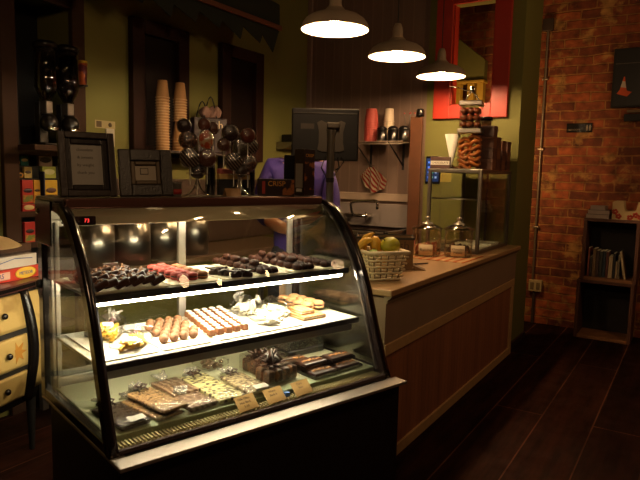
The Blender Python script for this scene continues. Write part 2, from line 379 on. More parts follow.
# green wall at the end of the counter, with the red framed opening, and its return
O0, O1, OB, OT = -1.925, -1.556, 2.135, 3.0
m = MB()
m.box(-2.15, BY, 0, O0, BY + 0.1, 3.4).box(O1, BY, 0, -1.31, BY + 0.1, 3.4).box(O0, BY, 0, O1, BY + 0.1, OB).box(O0, BY, OT, O1, BY + 0.1, 3.4)
m.box(-1.41, BY + 0.1, 0, -1.31, 5.79, 3.4)
struct(m.build('wall_front', green))
struct(MB().box(-3.9, 6.45, 0, 3.1, 6.6, 3.4).build('wall_brick', brickm))
plaster = mat('dark_plaster', '4a3626', 0.8)
struct(MB().box(3.0, -2.3, 0, 3.1, 6.6, 3.4).build('wall_right', plaster))
struct(MB().box(-3.9, -2.3, 0, 3.1, -2.2, 3.4).build('wall_rear', plaster))
struct(MB().box(-1.3095, 5.205, 0, -1.29, 5.79, 0.06, 0.004).build('baseboard_pier', darkw))
struct(MB().box(WX + 0.001, BY - 0.03, 0, WX + 0.05, BY - 0.001, 3.4, 0.004).build('trim_1', mat('taupe_trim', '8d7366', 0.6)))
for n_ in ('olive_green_paint',): MATS[n_].node_tree.nodes['Principled BSDF'].inputs['Specular IOR Level'].default_value = 0.2
# red window frame
redp = mat('red_paint', 'b8301c', 0.45, 0, 0.06, 5, coat=0.2)
f = MB().box(-2.075, BY - 0.035, 2.02, O0, BY - 0.001, OT + 0.12, 0.005).box(O1, BY - 0.035, 2.02, -1.415, BY - 0.001, OT + 0.12, 0.005).box(O0, BY - 0.034, 2.02, O1, BY - 0.001, OB, 0.004).box(O0, BY - 0.034, OT, O1, BY - 0.001, OT + 0.12, 0.004)
f.box(O0, BY, OB, O0 + 0.012, BY + 0.1, OT).box(O1 - 0.012, BY, OB, O1, BY + 0.1, OT).box(O0, BY, OB, O1, BY + 0.1, OB + 0.012)
struct(f.build('window_1', redp))
# two tall dark shuttered windows on the olive wall
brown = mat('window_brown', '2c1812', 0.5, 0, 0.15, 6)
innr = mat('window_shadow_panel', '180c09', 0.5, 0, 0.2, 6)  # dark brown wood of the shutter panels
for i, (y0, y1) in enumerate(((2.91, 3.46), (3.84, 4.40))):
    fr = MB(); z0, z1 = 1.60, 2.565
    fr.box(WX + 0.001, y0, z0, WX + 0.055, y0 + 0.11, z1, 0.006).box(WX + 0.001, y1 - 0.11, z0, WX + 0.055, y1, z1, 0.006)
    fr.box(WX + 0.001, y0 + 0.11, z1 - 0.1, WX + 0.055, y1 - 0.11, z1, 0.006).box(WX + 0.001, y0 + 0.11, z0, WX + 0.055, y1 - 0.11, z0 + 0.08, 0.006)
    fr = struct(fr.build('window_%d' % (i + 2), brown))
    MB().box(WX + 0.002, y0 + 0.11, z0 + 0.08, WX + 0.012, y1 - 0.11, z1 - 0.1).build('shutter_panel', innr, fr)
for n_ in ('window_brown', 'window_shadow_panel'): MATS[n_].node_tree.nodes['Principled BSDF'].inputs['Specular IOR Level'].default_value = 0.12
# stair bulkhead and yellow rails seen through the red window
blk = thing('stair_bulkhead', 'olive green sloping stair bulkhead seen through the red window', 'bulkhead', (0, 0, 0))
MB().prism([(-2.6, 2.46), (-1.855, 2.46), (-1.855, 2.65), (-2.6, 3.25)], 1, 5.9, 6.0).build('panel', mat('bulkhead_green', '5f5c2a', 0.7), blk)
MB().box(-2.6, 5.88, 2.435, -1.85, 6.02, 2.46, 0.004).build('bottom_rail', mat('yellow_paint', 'a3822c', 0.6), blk)
for i, x in enumerate((-2.12, -1.985, -1.89)):
    o = MB().box(x - 0.035, 5.9, 0, x + 0.03, 5.99, 2.434, 0.005).build('yellow_post', MATS['yellow_paint'])
    tag(o, ['yellow post behind the red window frame, beside its inner jamb', 'yellow post behind the red window, above the pretzel canisters', 'yellow post behind the red window, closest to the brick'][i], 'post', 'yellow posts behind the red window')

# built-in shelf with dark frame
hut = thing('built_in_shelf', 'dark brown built-in shelf unit recessed in the olive wall', 'shelf', (0, 0, 0))
fm = MB().box(WX - 0.36, 2.015, 0, WX + 0.04, N0 + 0.02, 2.62, 0.005).box(WX - 0.36, N1 - 0.02, 0, WX + 0.04, 2.535, 2.62, 0.005).box(WX - 0.36, N0 + 0.02, NT - 0.06, WX + 0.04, N1 - 0.02, 2.62, 0.005)
# the frame's cheeks sit inside the opening, its face on the wall
fm = MB().box(WX + 0.001, 1.975, 0, WX + 0.04, N0 + 0.012, 2.62, 0.005).box(WX + 0.001, N1 - 0.022, 0, WX + 0.04, 2.535, 2.62, 0.005).box(WX + 0.001, N0 + 0.022, NT - 0.06, WX + 0.04, N1 - 0.022, 2.62, 0.005)
fm.build('face_frame', mat('shelf_brown', '38200f', 0.9, 0, 0.15, 8), hut)
MB().box(WX - 0.379, N0 + 0.001, 0, WX - 0.36, N1 - 0.001, NT - 0.001).build('back_panel', blackm, hut)
for z in (0.5, 1.045, 1.235, 1.612):
    MB().box(WX - 0.359, N0 + 0.001, z - 0.035, WX - 0.001, N1 - 0.001, z, 0.003).build('shelf_board', MATS['shelf_brown'], hut)
MB().box(WX + 0.0405, 2.06, 1.604, WX + 0.21, 2.45, 1.636, 0.003).build('shelf_ledge', MATS['shelf_brown'], hut)

# awning
awn = thing('awning', 'dark green cloth awning with jagged hem and wooden pole', 'awning', (0, 0, 0))
agr = mat('awning_cloth', '161f14', 0.8, 0, 0.12, 30)
zz = [(4.07, 2.86), (1.3, 2.86), (1.3, 2.6)]
yy = 1.3
k = 0
while yy < 4.02:
    zz += [(yy + 0.17, 2.50 + 0.015 * (k % 3)), (yy + 0.20, 2.585 + 0.012 * (k % 2))]; yy += 0.235; k += 1
zz[-2] = (3.99, 2.475); zz[-1] = (4.075, 2.68)
MB().prism(zz, 0, -3.0, -2.992).build('hem', agr, awn)
MB().strip([(-3.0, 2.86), (-3.2, 2.97), (-3.449, 3.1)], 1, 1.3, 4.07, 0.008).build('canopy', agr, awn)
MB().box(-2.991, 1.3, 2.655, -2.965, 4.075, 2.695, 0.006).build('pole', mat('awning_pole_wood', '6b3d28', 0.5), awn)
MB().cyl((-3.0, 4.04, 2.80), (-3.449, 4.04, 2.95), 0.01).build('bracket', blackm, awn)

# pendant lamps
def make_pendant(lab):
    t = thing('pendant_lamp', lab, 'pendant lamp', (0, 0, 0), 0, 'pendant lamps over the counter')
    sh = mat('lamp_shade_bronze', 'a8927a', 0.5, 0.05, 0.1)
    prof = [(0.19, 0.0), (0.189, 0.012), (0.182, 0.034), (0.166, 0.056), (0.136, 0.076), (0.096, 0.090), (0.062, 0.102), (0.044, 0.122)]
    MB().lathe(prof, seg=40).build('shade', sh, t)
    ip = [(0.1885, 0.0), (0.187, 0.012), (0.179, 0.033), (0.162, 0.053), (0.132, 0.072), (0.09, 0.086), (0.03, 0.1), (0, 0.1)]
    inn = MB().lathe(ip, seg=40).build('enamel_lining', mat('white_enamel', 'efe6d2', 0.4, 0, 0.02), t)
    MB().lathe([(0.0, 0.215), (0.02, 0.215), (0.03, 0.19), (0.034, 0.165), (0.034, 0.14), (0.038, 0.13), (0.038, 0.120), (0.0, 0.120)], seg=24).build('socket_cap', sh, t)
    b = MB().ball((0, 0, 0.038), (0.034, 0.034, 0.04), 20, 12).cyl((0, 0, 0.065), (0, 0, 0.1), 0.018, seg=12)
    b.build('bulb', mat('bulb_glow', 'ffffff', emit=(1.0, 0.66, 0.34), estr=BULB), t)
    MB().cyl((0, 0, 0.214), (0, 0, 1.094), 0.004, seg=8).build('cord', blackm, t)
    return t
p0 = make_pendant('bronze pendant lamp over the counter, closest to the display case')
p0.location = (-1.787, 2.953, 2.305)
dup(p0, (-1.767, 3.728, 2.291), label='bronze pendant lamp in the middle of the row of three')
dup(p0, (-1.785, 4.58, 2.288), label='bronze pendant lamp beside the red window frame')

# ================================================================ SERVICE COUNTER
FX = -1.273
ct = thing('service_counter', 'long service counter with beige top and beadboard panelled front', 'counter', (0, 0, 0))
c_taupe = mat('counter_taupe', '967a64', 0.55, 0, 0.1, 8)
trimw = mat('pale_trim_wood', 'c0986a', 0.5, 0, 0.2, 25)
topm = mat('counter_laminate', 'b08a62', 0.35, 0, 0.1, 30, coat=0.2)
redbead = bead_material('red_brown_beadboard', '9c6444', 1, 0.055, dark=0.68, grain=True)
Y0, Y1 = 2.66, 5.195
MB().box(-1.93, Y0, 0, FX - 0.012, Y1, 0.893).build('body', c_taupe, ct)
MB().box(-1.98, Y0 - 0.01, 0.905, FX + 0.035, Y1, 0.938, 0.006).build('countertop', topm, ct)
MB().prism([(FX - 0.012, 0.905), (FX + 0.028, 0.905), (FX + 0.022, 0.893), (FX + 0.008, 0.885), (FX + 0.006, 0.868), (FX - 0.012, 0.86)], 1, Y0, Y1).build('edge_moulding', mat('moulding_taupe', '9a8468', 0.5), ct)
MB().box(FX - 0.013, Y0, 0.64, FX, Y1, 0.868).build('upper_panel', c_taupe, ct)
MB().box(FX - 0.013, Y0, 0.05, FX - 0.004, Y1 - 0.1, 0.60).build('beadboard_panel', redbead, ct)
MB().box(FX - 0.012, Y0, 0.595, FX + 0.008, Y1 - 0.035, 0.655, 0.004).build('trim_rail', trimw, ct)
MB().box(FX - 0.012, Y0, 0.0, FX + 0.008, Y1 - 0.035, 0.065, 0.004).build('trim_rail', trimw, ct)
MB().box(FX - 0.012, Y1 - 0.115, 0.065, FX + 0.007, Y1 - 0.035, 0.595, 0.004).build('trim_stile', trimw, ct)

# ================================================================ DISPLAY CASE (local x along its length, y to its back)
CO = Vector((-1.449, 1.166, 0)); CA = R(72.80); CL = 1.325
CR = Euler((0, 0, CA)).to_matrix()
def W(s, t, z): return CO + CR @ Vector((s, t, z))
dc = thing('display_case', 'curved glass chocolate display case with black ends and steel ledge', 'display case', CO, CA)
brz = mat('case_bronze_black', '1c1310', 0.22, 0.4, 0.1, coat=0.3)
OP = [(0.066, 0.585), (0.085, 0.63), (0.106, 0.68), (0.148, 0.80), (0.178, 0.89), (0.207, 0.976), (0.236, 1.045), (0.268, 1.108), (0.302, 1.166), (0.337, 1.218), (0.378, 1.272), (0.42, 1.316), (0.455, 1.343), (0.495, 1.362), (0.535, 1.373), (0.576, 1.379)]
MB().box(0.014, 0.02, 0.0, CL - 0.01, 0.72, 0.5705, 0.004).build('base_cabinet', mat('case_base', '17100d', 0.4, 0, 0.15), dc)
MB().box(0.051, 0.061, 0.571, CL - 0.051, 0.73, 0.585).build('deck_core', blackm, dc)
MB().box(0.0, -0.016, 0.571, CL + 0.002, 0.06, 0.585, 0.003).box(0, 0.06, 0.571, 0.05, 0.785, 0.585, 0.003).box(CL - 0.05, 0.06, 0.571, CL - 0.02, 0.73, 0.585, 0.003).build('ledge', mat('ledge_steel', 'a89c90', 0.33, 0.75, 0.06, 40), dc)
def frame_end(s0, s1):
    b = MB().strip(OP, 0, s0, s1, 0.036)
    b.box(s0, 0.735, 0.585, s1, 0.79, 1.379, 0.004).box(s0, 0.09, 0.5855, s1, 0.736, 0.622, 0.003).box(s0, 0.57, 1.343, s1, 0.736, 1.379, 0.002)
    return b
fl = frame_end(0.0, 0.032).box(-0.005, 0.60, 1.21, 0.0, 0.79, 1.379, 0.003).build('end_frame', brz, dc)
MB().lathe([(0, 0.008), (0.009, 0.006), (0.012, 0)], (-0.005, 0.755, 1.335), 14, Euler((0, -PI / 2, 0)).to_matrix().to_4x4()).build('screw_cap', chrome, fl)
MB().lathe([(0, 0.016), (0.012, 0.014), (0.018, 0.0), (0, 0)], (-0.001, 0.765, 1.045), 14, Euler((0, -PI / 2, 0)).to_matrix().to_4x4()).build('latch_knob', blackm, fl)
RS = CL - 0.052
MB().box(0.033, 0.068, 0.5852, RS - 0.001, 0.0845, 0.603, 0.003).build('sill_rail', mat('sill_bronze', '3a2620', 0.25, 0.5), dc)
fr_ = frame_end(RS, CL - 0.02).build('end_frame', brz, dc)
IP = [(y + 0.036 * 0.9, z - 0.012) for y, z in OP[1:-3]]
MB().strip([(p[0] + 0.0, p[1]) for p in [(y + 0.03, z - 0.01) for y, z in OP[1:-1]]], 0, RS - 0.012, RS - 0.001, 0.010).build('steel_edge_strip', steel, fr_)
endp = [(y + 0.03, z - 0.012) for y, z in OP[1:]] + [(0.736, 1.345), (0.736, 0.62), (0.12, 0.62)]
eg = glass('end_glass', (0.86, 0.88, 0.84), 1.45, 0.02, 0.9)
MB().prism(endp, 0, 0.012, 0.018).build('end_glass', eg, dc)
MB().prism(endp, 0, RS + 0.012, RS + 0.018).build('end_glass', glass('end_glass_pale', (0.62, 0.66, 0.56), 1.45, 0.12, 1.1, 0.3), dc)
GP = [(y + 0.010, z - 0.006) for y, z in OP[:-1]]
gb = MB().strip(GP, 0, 0.034, RS - 0.002, 0.006)
gb.build('curved_glass', glass('front_glass', (0.97, 0.975, 0.965), 1.45, 0.012, 0.85), dc)
MB().box(0.0, 0.575, 1.3795, CL - 0.03, 0.79, 1.392, 0.003).build('top_plate', mat('case_top_steel', '8d8276', 0.3, 0.6, 0.05), dc)
MB().box(0.033, 0.535, 1.352, RS - 0.001, 0.574, 1.391, 0.006).build('front_top_rail', mat('top_rail_bronze', '6e4a40', 0.25, 0.5, 0.05), dc)
hs = MB().box(0.034, 0.525, 1.292, RS - 0.002, 0.60, 1.3515, 0.004).build('lamp_housing', mat('housing_grey', 'd2c8a6', 0.4, 0.1, 0.05), dc)
dp = MB().box(0.035, 0.515, 1.293, 0.135, 0.5245, 1.327, 0.008).build('thermometer', mat('display_red_black', '1a0c0a', 0.2), hs)
text('digits', '73', 0.02, mat('led_red', '400000', emit=(1.0, 0.05, 0.04), estr=2.2), dp, (0.10, 0.5145, 1.310), (PI / 2, 0, 0))
glow = mat('tube_glow', 'ffffff', emit=(1.0, 0.86, 0.62), estr=TUBE)
fill_low = mat('fill_glow_low', 'ffffff', emit=(1.0, 0.88, 0.62), estr=FILL_LOW)
fill_top = mat('fill_glow_top', 'ffffff', emit=(1.0, 0.84, 0.58), estr=FILL_TOP)
MB().cyl((0.16, 0.622, 1.308), (RS - 0.03, 0.622, 1.308), 0.011).build('tube_or_fill', fill_top, dc)  # added emitter hidden behind the housing lip, brightens the upper shelf
shm = mat('shelf_edge_black', '2a2522', 0.3, 0.5)
shw = mat('shelf_white', 'd9d6c2', 0.4, 0, 0.03)
S1F, S1Z, S2F, S2Z = 0.30, 1.066, 0.235, 0.838
u1 = MB().box(0.036, S1F + 0.012, S1Z - 0.012, RS - 0.03, 0.72, S1Z, 0.002).build('upper_shelf', mat('shelf_grey', 'a39d88', 0.3, 0.2, 0.03), dc)
MB().box(0.036, S1F, S1Z - 0.026, RS - 0.028, S1F + 0.0115, S1Z + 0.002, 0.003).build('shelf_edge', shm, u1)
MB().cyl((0.06, S1F + 0.04, S1Z - 0.028), (RS - 0.05, S1F + 0.04, S1Z - 0.030), 0.016).build('tube_or_fill', glow, u1)
u2 = MB().box(0.036, S2F + 0.012, S2Z - 0.012, RS - 0.016, 0.72, S2Z, 0.002).build('lower_shelf', shw, dc)
MB().box(0.036, S2F, S2Z - 0.024, RS - 0.014, S2F + 0.0115, S2Z + 0.001, 0.003).build('shelf_edge', shm, u2)
MB().box(0.06, S2F + 0.012, S2Z - 0.056, RS - 0.05, S2F + 0.03, S2Z - 0.013, 0.003).build('lamp_valance', alu, u2)
MB().cyl((0.08, S2F + 0.055, S2Z - 0.036), (RS - 0.07, S2F + 0.055, S2Z - 0.036), 0.010).build('tube_or_fill', fill_low, u2)  # added emitter hidden by the valance, brightens the deck
DZ = 0.622
MB().box(0.036, 0.142, 0.586, RS - 0.002, 0.725, DZ, 0.003).build('deck', mat('deck_pale_green', 'cfd0b0', 0.4, 0, 0.05), dc)
gr = MB().box(0.036, 0.085, 0.586, RS - 0.002, 0.1345, 0.600)
for i in range(90):
    x = 0.046 + i * (RS - 0.06) / 90
    gr.box(x, 0.090, 0.600, x + 0.0055, 0.131, 0.608)
gr.build('air_grille', mat('grille_brass', '8d7d55', 0.35, 0.6), dc)
MB().box(0.04, 0.1355, 0.6045, RS - 0.006, 0.1415, 0.652, 0.001).build('glass_rail', glass('rail_glass', (0.88, 0.94, 0.88), 1.5, 0.02, 1.0, 0.04), dc)
bk = MB().box(0.034, 0.74, 0.59, RS - 0.001, 0.785, 0.655, 0.003).box(0.034, 0.74, 1.30, RS - 0.001, 0.785, 1.342, 0.003)
bk.box(0.034, 0.772, 0.655, 0.05, 0.785, 1.30).box(RS - 0.017, 0.781, 0.655, RS - 0.001, 0.785, 1.30).build('back_frame', alu, dc)
for a, b2, y in ((0.036, 0.63, 0.748), (0.60, RS - 0.003, 0.766)):
    d = MB().box(a, y, 0.656, a + 0.035, y + 0.014, 1.299, 0.002).box(b2 - 0.035, y, 0.656, b2, y + 0.014, 1.299, 0.002).box(a + 0.035, y, 0.656, b2 - 0.035, y + 0.014, 0.68, 0.002).box(a + 0.035, y, 1.27, b2 - 0.035, y + 0.014, 1.299, 0.002).build('sliding_door', alu, dc)
    MB().box(a + 0.035, y + 0.004, 0.68, b2 - 0.035, y + 0.009, 1.27).build('glass_pane', clear, d)
for s in (0.045,):
    MB().box(s - 0.006, 0.70, 0.622, s + 0.006, 0.722, 1.29, 0.002).build('shelf_post', alu, dc)

# ================================================================ SWEETS IN THE CASE
def caseobj(o, s, t, z, rz=0.0, rx=0.0, ry=0.0):
    o.location = W(s, t, z); o.rotation_euler = (rx, ry, CA + rz); return o
def label_group(o, lab, cat, group): return tag(o, lab, cat, group)
# parchment sheets on the upper shelf
Z1 = S1Z + 0.0
sheets = [(0.065, 0.335, 'under the nut brownies'), (0.35, 0.565, 'under the red and tan macarons'), (0.58, 0.715, 'under the heart shaped chocolates'), (0.745, 0.915, 'under the first truffle log rows'), (0.93, 1.085, 'under the middle truffle log rows'), (1.10, 1.232, 'under the truffle logs at the counter end')]
for a, b2, l in sheets:
    o = MB().box(-(b2 - a) / 2, -0.19, 0, (b2 - a) / 2, 0.19, 0.004, 0.0015).build('parchment_tray', cream)
    tag(o, 'flat cream parchment tray ' + l, 'tray', 'parchment trays on the upper shelf'); caseobj(o, (a + b2) / 2, 0.517, Z1 + 0.0005)
ZA = Z1 + 0.005
# brownies: irregular dark squares leaning on one another, topped with nuts
nut = mat('walnut', '7a4f2c', 0.6, 0, 0.3, 50)
def make_brownie(seed):
    r = random.Random(seed)
    o = MB().box(-0.026, -0.022, 0, 0.026, 0.022, 0.026, 0.005).build('nut_brownie', choc)
    n = MB()
    for i in range(4): n.ball((r.uniform(-0.018, 0.018), r.uniform(-0.014, 0.014), 0.026), (0.008, 0.006, 0.005), 8, 6, (0, 0, r.uniform(0, 3)), 0.4, seed + i)
    n.build('nut_topping', nut, o)
    return o
bro = [make_brownie(i) for i in range(3)]
cols, rows = 7, 4
for c in range(cols):
    for q in range(rows):
        if (c, q) == (6, 3): continue
        src = bro[(c + q) % 3]; lab = 'dark nut brownie, %s from the glass in the %s column from the dresser end' % (ORD[q], ORD[c])
        x = 0.092 + c * 0.036 + rnd.uniform(-0.004, 0.004); y = 0.355 + q * 0.082 + rnd.uniform(-0.006, 0.006)
        z = ZA - 0.006 + (0.005 if c % 2 else 0.0) + rnd.uniform(0, 0.004)
        ry = R(-20 + rnd.uniform(-8, 6)); rz = CA + R(rnd.uniform(-25, 25))
        z += 0.015
        o = src if (c, q) in ((0, 0), (0, 1), (0, 2)) else dup(src, (0, 0, 0))
        if (c, q) in ((0, 0), (0, 1), (0, 2)): o = bro[q % 3]
        o.location = W(x, y, z); o.rotation_euler = Euler((R(rnd.uniform(-8, 8)), ry, rz))
        tag(o, lab, 'brownie', 'nut brownies on the upper shelf')
o = MB().box(-0.034, -0.004, 0, 0.034, 0.004, 0.05, 0.002).build('chocolate_slab', choc); caseobj(o, 0.25, 0.665, ZA, 0.15, R(-14)); tag(o, 'flat dark chocolate slab standing up behind the brownies', 'chocolate')
# macarons
def make_macaron(name, col, r=0.024, lab=''):
    m1 = mat('shell_' + name, col, 0.7, 0, 0.12, 70, 0.15)
    sh = lambda z, s: [(0, z + s * 0.014), (r * 0.55, z + s * 0.0125), (r * 0.88, z + s * 0.008), (r, z + s * 0.002), (r * 0.98, z), (0, z)]
    o = MB().lathe(sh(0.019, 1), seg=20).build(name, m1)
    MB().lathe([(0, 0.018), (r * 0.9, 0.0185), (r * 0.93, 0.0155), (r * 0.9, 0.0125), (0, 0.013)], seg=20).build('filling', mat('macaron_filling', '3b1d12', 0.5), o)
    MB().lathe([(0, 0.0), (r * 0.7, 0.0005), (r * 0.95, 0.004), (r, 0.010), (r * 0.97, 0.0122), (0, 0.0122)], seg=20).build('lower_shell', m1, o)
    return o
mr = make_macaron('red_macaron', 'a34038'); mt = make_macaron('tan_macaron', '8a5a34')
k = 0
for c, (s, n) in enumerate(((0.415, 6), (0.462, 6), (0.513, 5))):
    for q in range(n):
        src = mr if c < 2 else mt; first = (c, q) in ((0, 0), (2, 0))
        o = src if first else dup(src, (0, 0, 0))
        caseobj(o, s + rnd.uniform(-0.003, 0.003), 0.365 + q * 0.055 + (0.02 if c == 1 else 0) + (0.03 if c == 2 else 0), ZA, rnd.uniform(0, 6))
        l = ('red macaron in the row beside the brownies' if c == 0 else 'red macaron in the row beside the tan ones' if c == 1 else 'tan macaron on the upper shelf')
        tag(o, '%s, %s from the glass' % (l, ORD[q]), 'macaron', 'macarons on the upper shelf')
# heart chocolates
hp = [(0.030 * math.sin(a) ** 3 * 0.85, 0.0018 * (13 * math.cos(a) - 5 * math.cos(2 * a) - 2 * math.cos(3 * a) - math.cos(4 * a)) * 0.85) for a in [2 * PI * i / 28 for i in range(28)]]
for i, (s, t, rz) in enumerate(((0.605, 0.45, 0.3), (0.645, 0.465, 1.2), (0.625, 0.405, 2.2), (0.645, 0.345, 0.5), (0.682, 0.385, 3.6), (0.69, 0.335, 5.0))):
    b = MB().prism(hp, 2, 0, 0.026); bmesh.ops.bevel(b.b, geom=[e for e in b.b.edges if all(abs(v.co.z - 0.026) < 1e-5 for v in e.verts)], offset=0.009, segments=3, affect='EDGES')
    o = b.build('heart_chocolate', choc); caseobj(o, s, t, ZA + 0.001, rz)
    tag(o, 'dark heart shaped chocolate, ' + ['closest to the macarons', 'behind the others, towards the truffle logs', 'in the middle of the six', 'against the glass side, in the middle', 'beside the first truffle logs, farther from glass', 'beside the first truffle logs, closer to glass'][i], 'chocolate', 'heart shaped chocolates on the upper shelf')
# truffle log rows
lg = MB().ball((0, 0, 0.014), (0.0175, 0.030, 0.0145), 14, 9, None, 0.18, 3).build('truffle_log', speckle('cocoa_truffle', '28120a', '43210f', 0.55, 90, 0.7))
MATS['cocoa_truffle'].node_tree.nodes['Principled BSDF'].inputs['Specular IOR Level'].default_value = 0.15
used = False
for gi, (s0, nc, dx, nr, lab) in enumerate(((0.772, 3, 0.034, 7, 'beside the heart chocolates'), (0.972, 3, 0.034, 7, 'in the middle tray'), (1.140, 2, 0.036, 7, 'at the counter end'))):
    for c in range(nc):
        for q in range(nr):
            o = lg if not used else dup(lg, (0, 0, 0)); used = True
            caseobj(o, s0 + c * dx + rnd.uniform(-0.003, 0.003) + 0.05 * (0.36 - (0.36 + q * 0.046)) * 0, 0.352 + q * 0.059, ZA, rnd.uniform(-0.25, 0.25))
            tag(o, 'cocoa truffle log %s, %s column, %s from the glass' % (lab, ORD[c], ORD[q]), 'truffle', 'truffle logs on the upper shelf')
    if gi != 2:
        for q in range(4):
            o = dup(lg, (0, 0, 0)); caseobj(o, s0 + 0.017 + rnd.uniform(-0.004, 0.004), 0.42 + q * 0.075, ZA + 0.026, rnd.uniform(-0.3, 0.3))
            tag(o, 'cocoa truffle log lying on top of those %s, %s from the glass' % (lab, ORD[q]), 'truffle', 'truffle logs on the upper shelf')
# ---- lit middle shelf
ZB = S2Z + 0.0015
tl = MB().box(-0.1, -0.21, 0, 0.1, 0.21, 0.005, 0.002).build('white_tray', white)
tag(tl, 'flat white tray under the pale truffle balls', 'tray', 'white trays on the middle shelf'); caseobj(tl, 0.385, 0.475, ZB)
o = dup(tl, (0, 0, 0), label='flat white tray under the white topped chocolate squares'); caseobj(o, 0.635, 0.475, ZB); o.scale = (1.15, 1, 1)
o = dup(tl, (0, 0, 0), label='flat white tray under the yellow wrapped bags'); caseobj(o, 0.165, 0.475, ZB)
o = dup(tl, (0, 0, 0), label='flat white tray under the bags of white sweets'); caseobj(o, 0.845, 0.475, ZB)
ZC = ZB + 0.006
tb = MB().ball((0, 0, 0.0175), 0.0185, 16, 10, None, 0.06, 2).build('truffle_ball', mat('pale_cocoa', '6e4b30', 0.6, 0, 0.2, 60, 0.2))
used = False
for c in range(4):
    for q in range(6):
        o = tb if not used else dup(tb, (0, 0, 0)); used = True
        caseobj(o, 0.322 + c * 0.042 + q * 0.008 + (0.021 if q % 2 else 0), 0.345 + q * 0.050, ZC, rnd.uniform(0, 6))
        tag(o, 'pale cocoa truffle ball, %s row from the glass, %s from the dresser end' % (ORD[q], ORD[c]), 'truffle', 'truffle balls on the lit shelf')
sq = MB().box(-0.0135, -0.015, 0, 0.0135, 0.015, 0.024, 0.003).build('topped_square', mat('caramel_chocolate', '7a4c2a', 0.5, 0, 0.2, 40))
MB().pillow((0, 0, 0.0235), (0.022, 0.024, 0.008), None, 4, 3).build('white_topping', mat('icing_white', 'efe8d8', 0.6), sq)
used = False
for c in range(5):
    for q in range(8):
        o = sq if not used else dup(sq, (0, 0, 0)); used = True
        caseobj(o, 0.522 + c * 0.040 + q * 0.011, 0.335 + q * 0.047, ZC, rnd.uniform(-0.12, 0.12))
        tag(o, 'caramel square with white icing, %s row from the glass, %s from the truffle balls' % (ORD[q], ORD[c]), 'chocolate', 'iced chocolate squares on the lit shelf')
# cellophane bags of yellow sweets with tags
def sweet_bag(name, lab, fill_m, n, dims, s, t, z, rz, group, seed, ribbon=None, tagc=True, strip_len=0.05, fillshape='strip'):
    r = random.Random(seed)
    th = thing(name, lab, 'bag', W(s, t, z), CA + rz, group)
    f = MB()
    for i in range(n):
        x, y, zz2 = r.uniform(-0.3, 0.3) * dims[0], r.uniform(-0.3, 0.3) * dims[1], 0.008 + r.uniform(0, 0.45) * dims[2]
        if fillshape == 'strip': f.cbox((x, y, zz2), (0.015, strip_len, 0.011), 0.003, (r.uniform(-0.3, 0.3), r.uniform(-0.1, 0.1), r.uniform(-0.8, 0.8)))
        else: f.ball((x, y, zz2 + 0.004), (0.012, 0.010, 0.009), 8, 6, None, 0.3, i)
    fo = f.build('sweets', fill_m, th); fo['kind'] = 'stuff'
    MB().pillow((0, 0, 0), dims, None, 7, seed, 0.3).build('wrapper', cello, th)
    tw = MB()
    for i in range(7): tw.tube([(0, dims[1] * 0.40, dims[2] * 0.45), (r.uniform(-0.03, 0.03), dims[1] * 0.5 + 0.015, dims[2] * (0.6 + r.uniform(0, 0.5))), (r.uniform(-0.05, 0.05), dims[1] * 0.5 + 0.03, dims[2] * (0.3 + r.uniform(0, 0.8)))], [0.004, 0.006, 0.003], 5)
    tw.build('twisted_top', film, th)
    if ribbon:
        rb = MB()
        for i in range(3):
            a = r.uniform(0, 6); c0 = Vector((0, dims[1] * 0.40, dims[2] * 0.5)); d = Vector((math.cos(a), math.sin(a) * 0.6, 0.3))
            rb.tube([c0, c0 + d * 0.02 + Vector((0, 0, 0.012)), c0 + d * 0.035, c0 + d * 0.018 - Vector((0, 0, 0.004)), c0], 0.0035, 6)
        rb.build('ribbon_bow', ribbon, th)
    if tagc: MB().cbox((dims[0] * 0.12, -dims[1] * 0.32, dims[2] * 0.8 + 0.004), (0.038, 0.024, 0.0012), 0, (0.35, 0.1, 0.3)).build('paper_tag', white, th)
    return th
yel = mat('lemon_sweet', 'd6a93c', 0.5, 0, 0.2); lilac = mat('lilac_ribbon', '8d6a72', 0.5)
sweet_bag('sweet_bag', 'clear bag of yellow candied strips with tag, farther from the glass', yel, 34, (0.13, 0.20, 0.085), 0.175, 0.54, ZC, -0.5, 'yellow sweet bags', 1, lilac)
sweet_bag('sweet_bag', 'clear bag of yellow candied strips with tag, closer to the glass', yel, 28, (0.12, 0.17, 0.06), 0.20, 0.35, ZC, -0.7, 'yellow sweet bags', 2, lilac)
wsw = mat('white_sweet', 'f0ead6', 0.5, 0, 0.05)
for i, (s, t, rz) in enumerate(((0.815, 0.36, 0.3), (0.835, 0.56, -0.2), (0.925, 0.46, 0.4))):
    sweet_bag('sweet_bag', 'clear bag of white sweets on the lit shelf, ' + ['beside the iced squares', 'behind the other two', 'beside the wafer sticks'][i], wsw, 34, (0.105, 0.15, 0.085), s, t, ZC, rz, 'white sweet bags on the lit shelf', 10 + i, None, False)
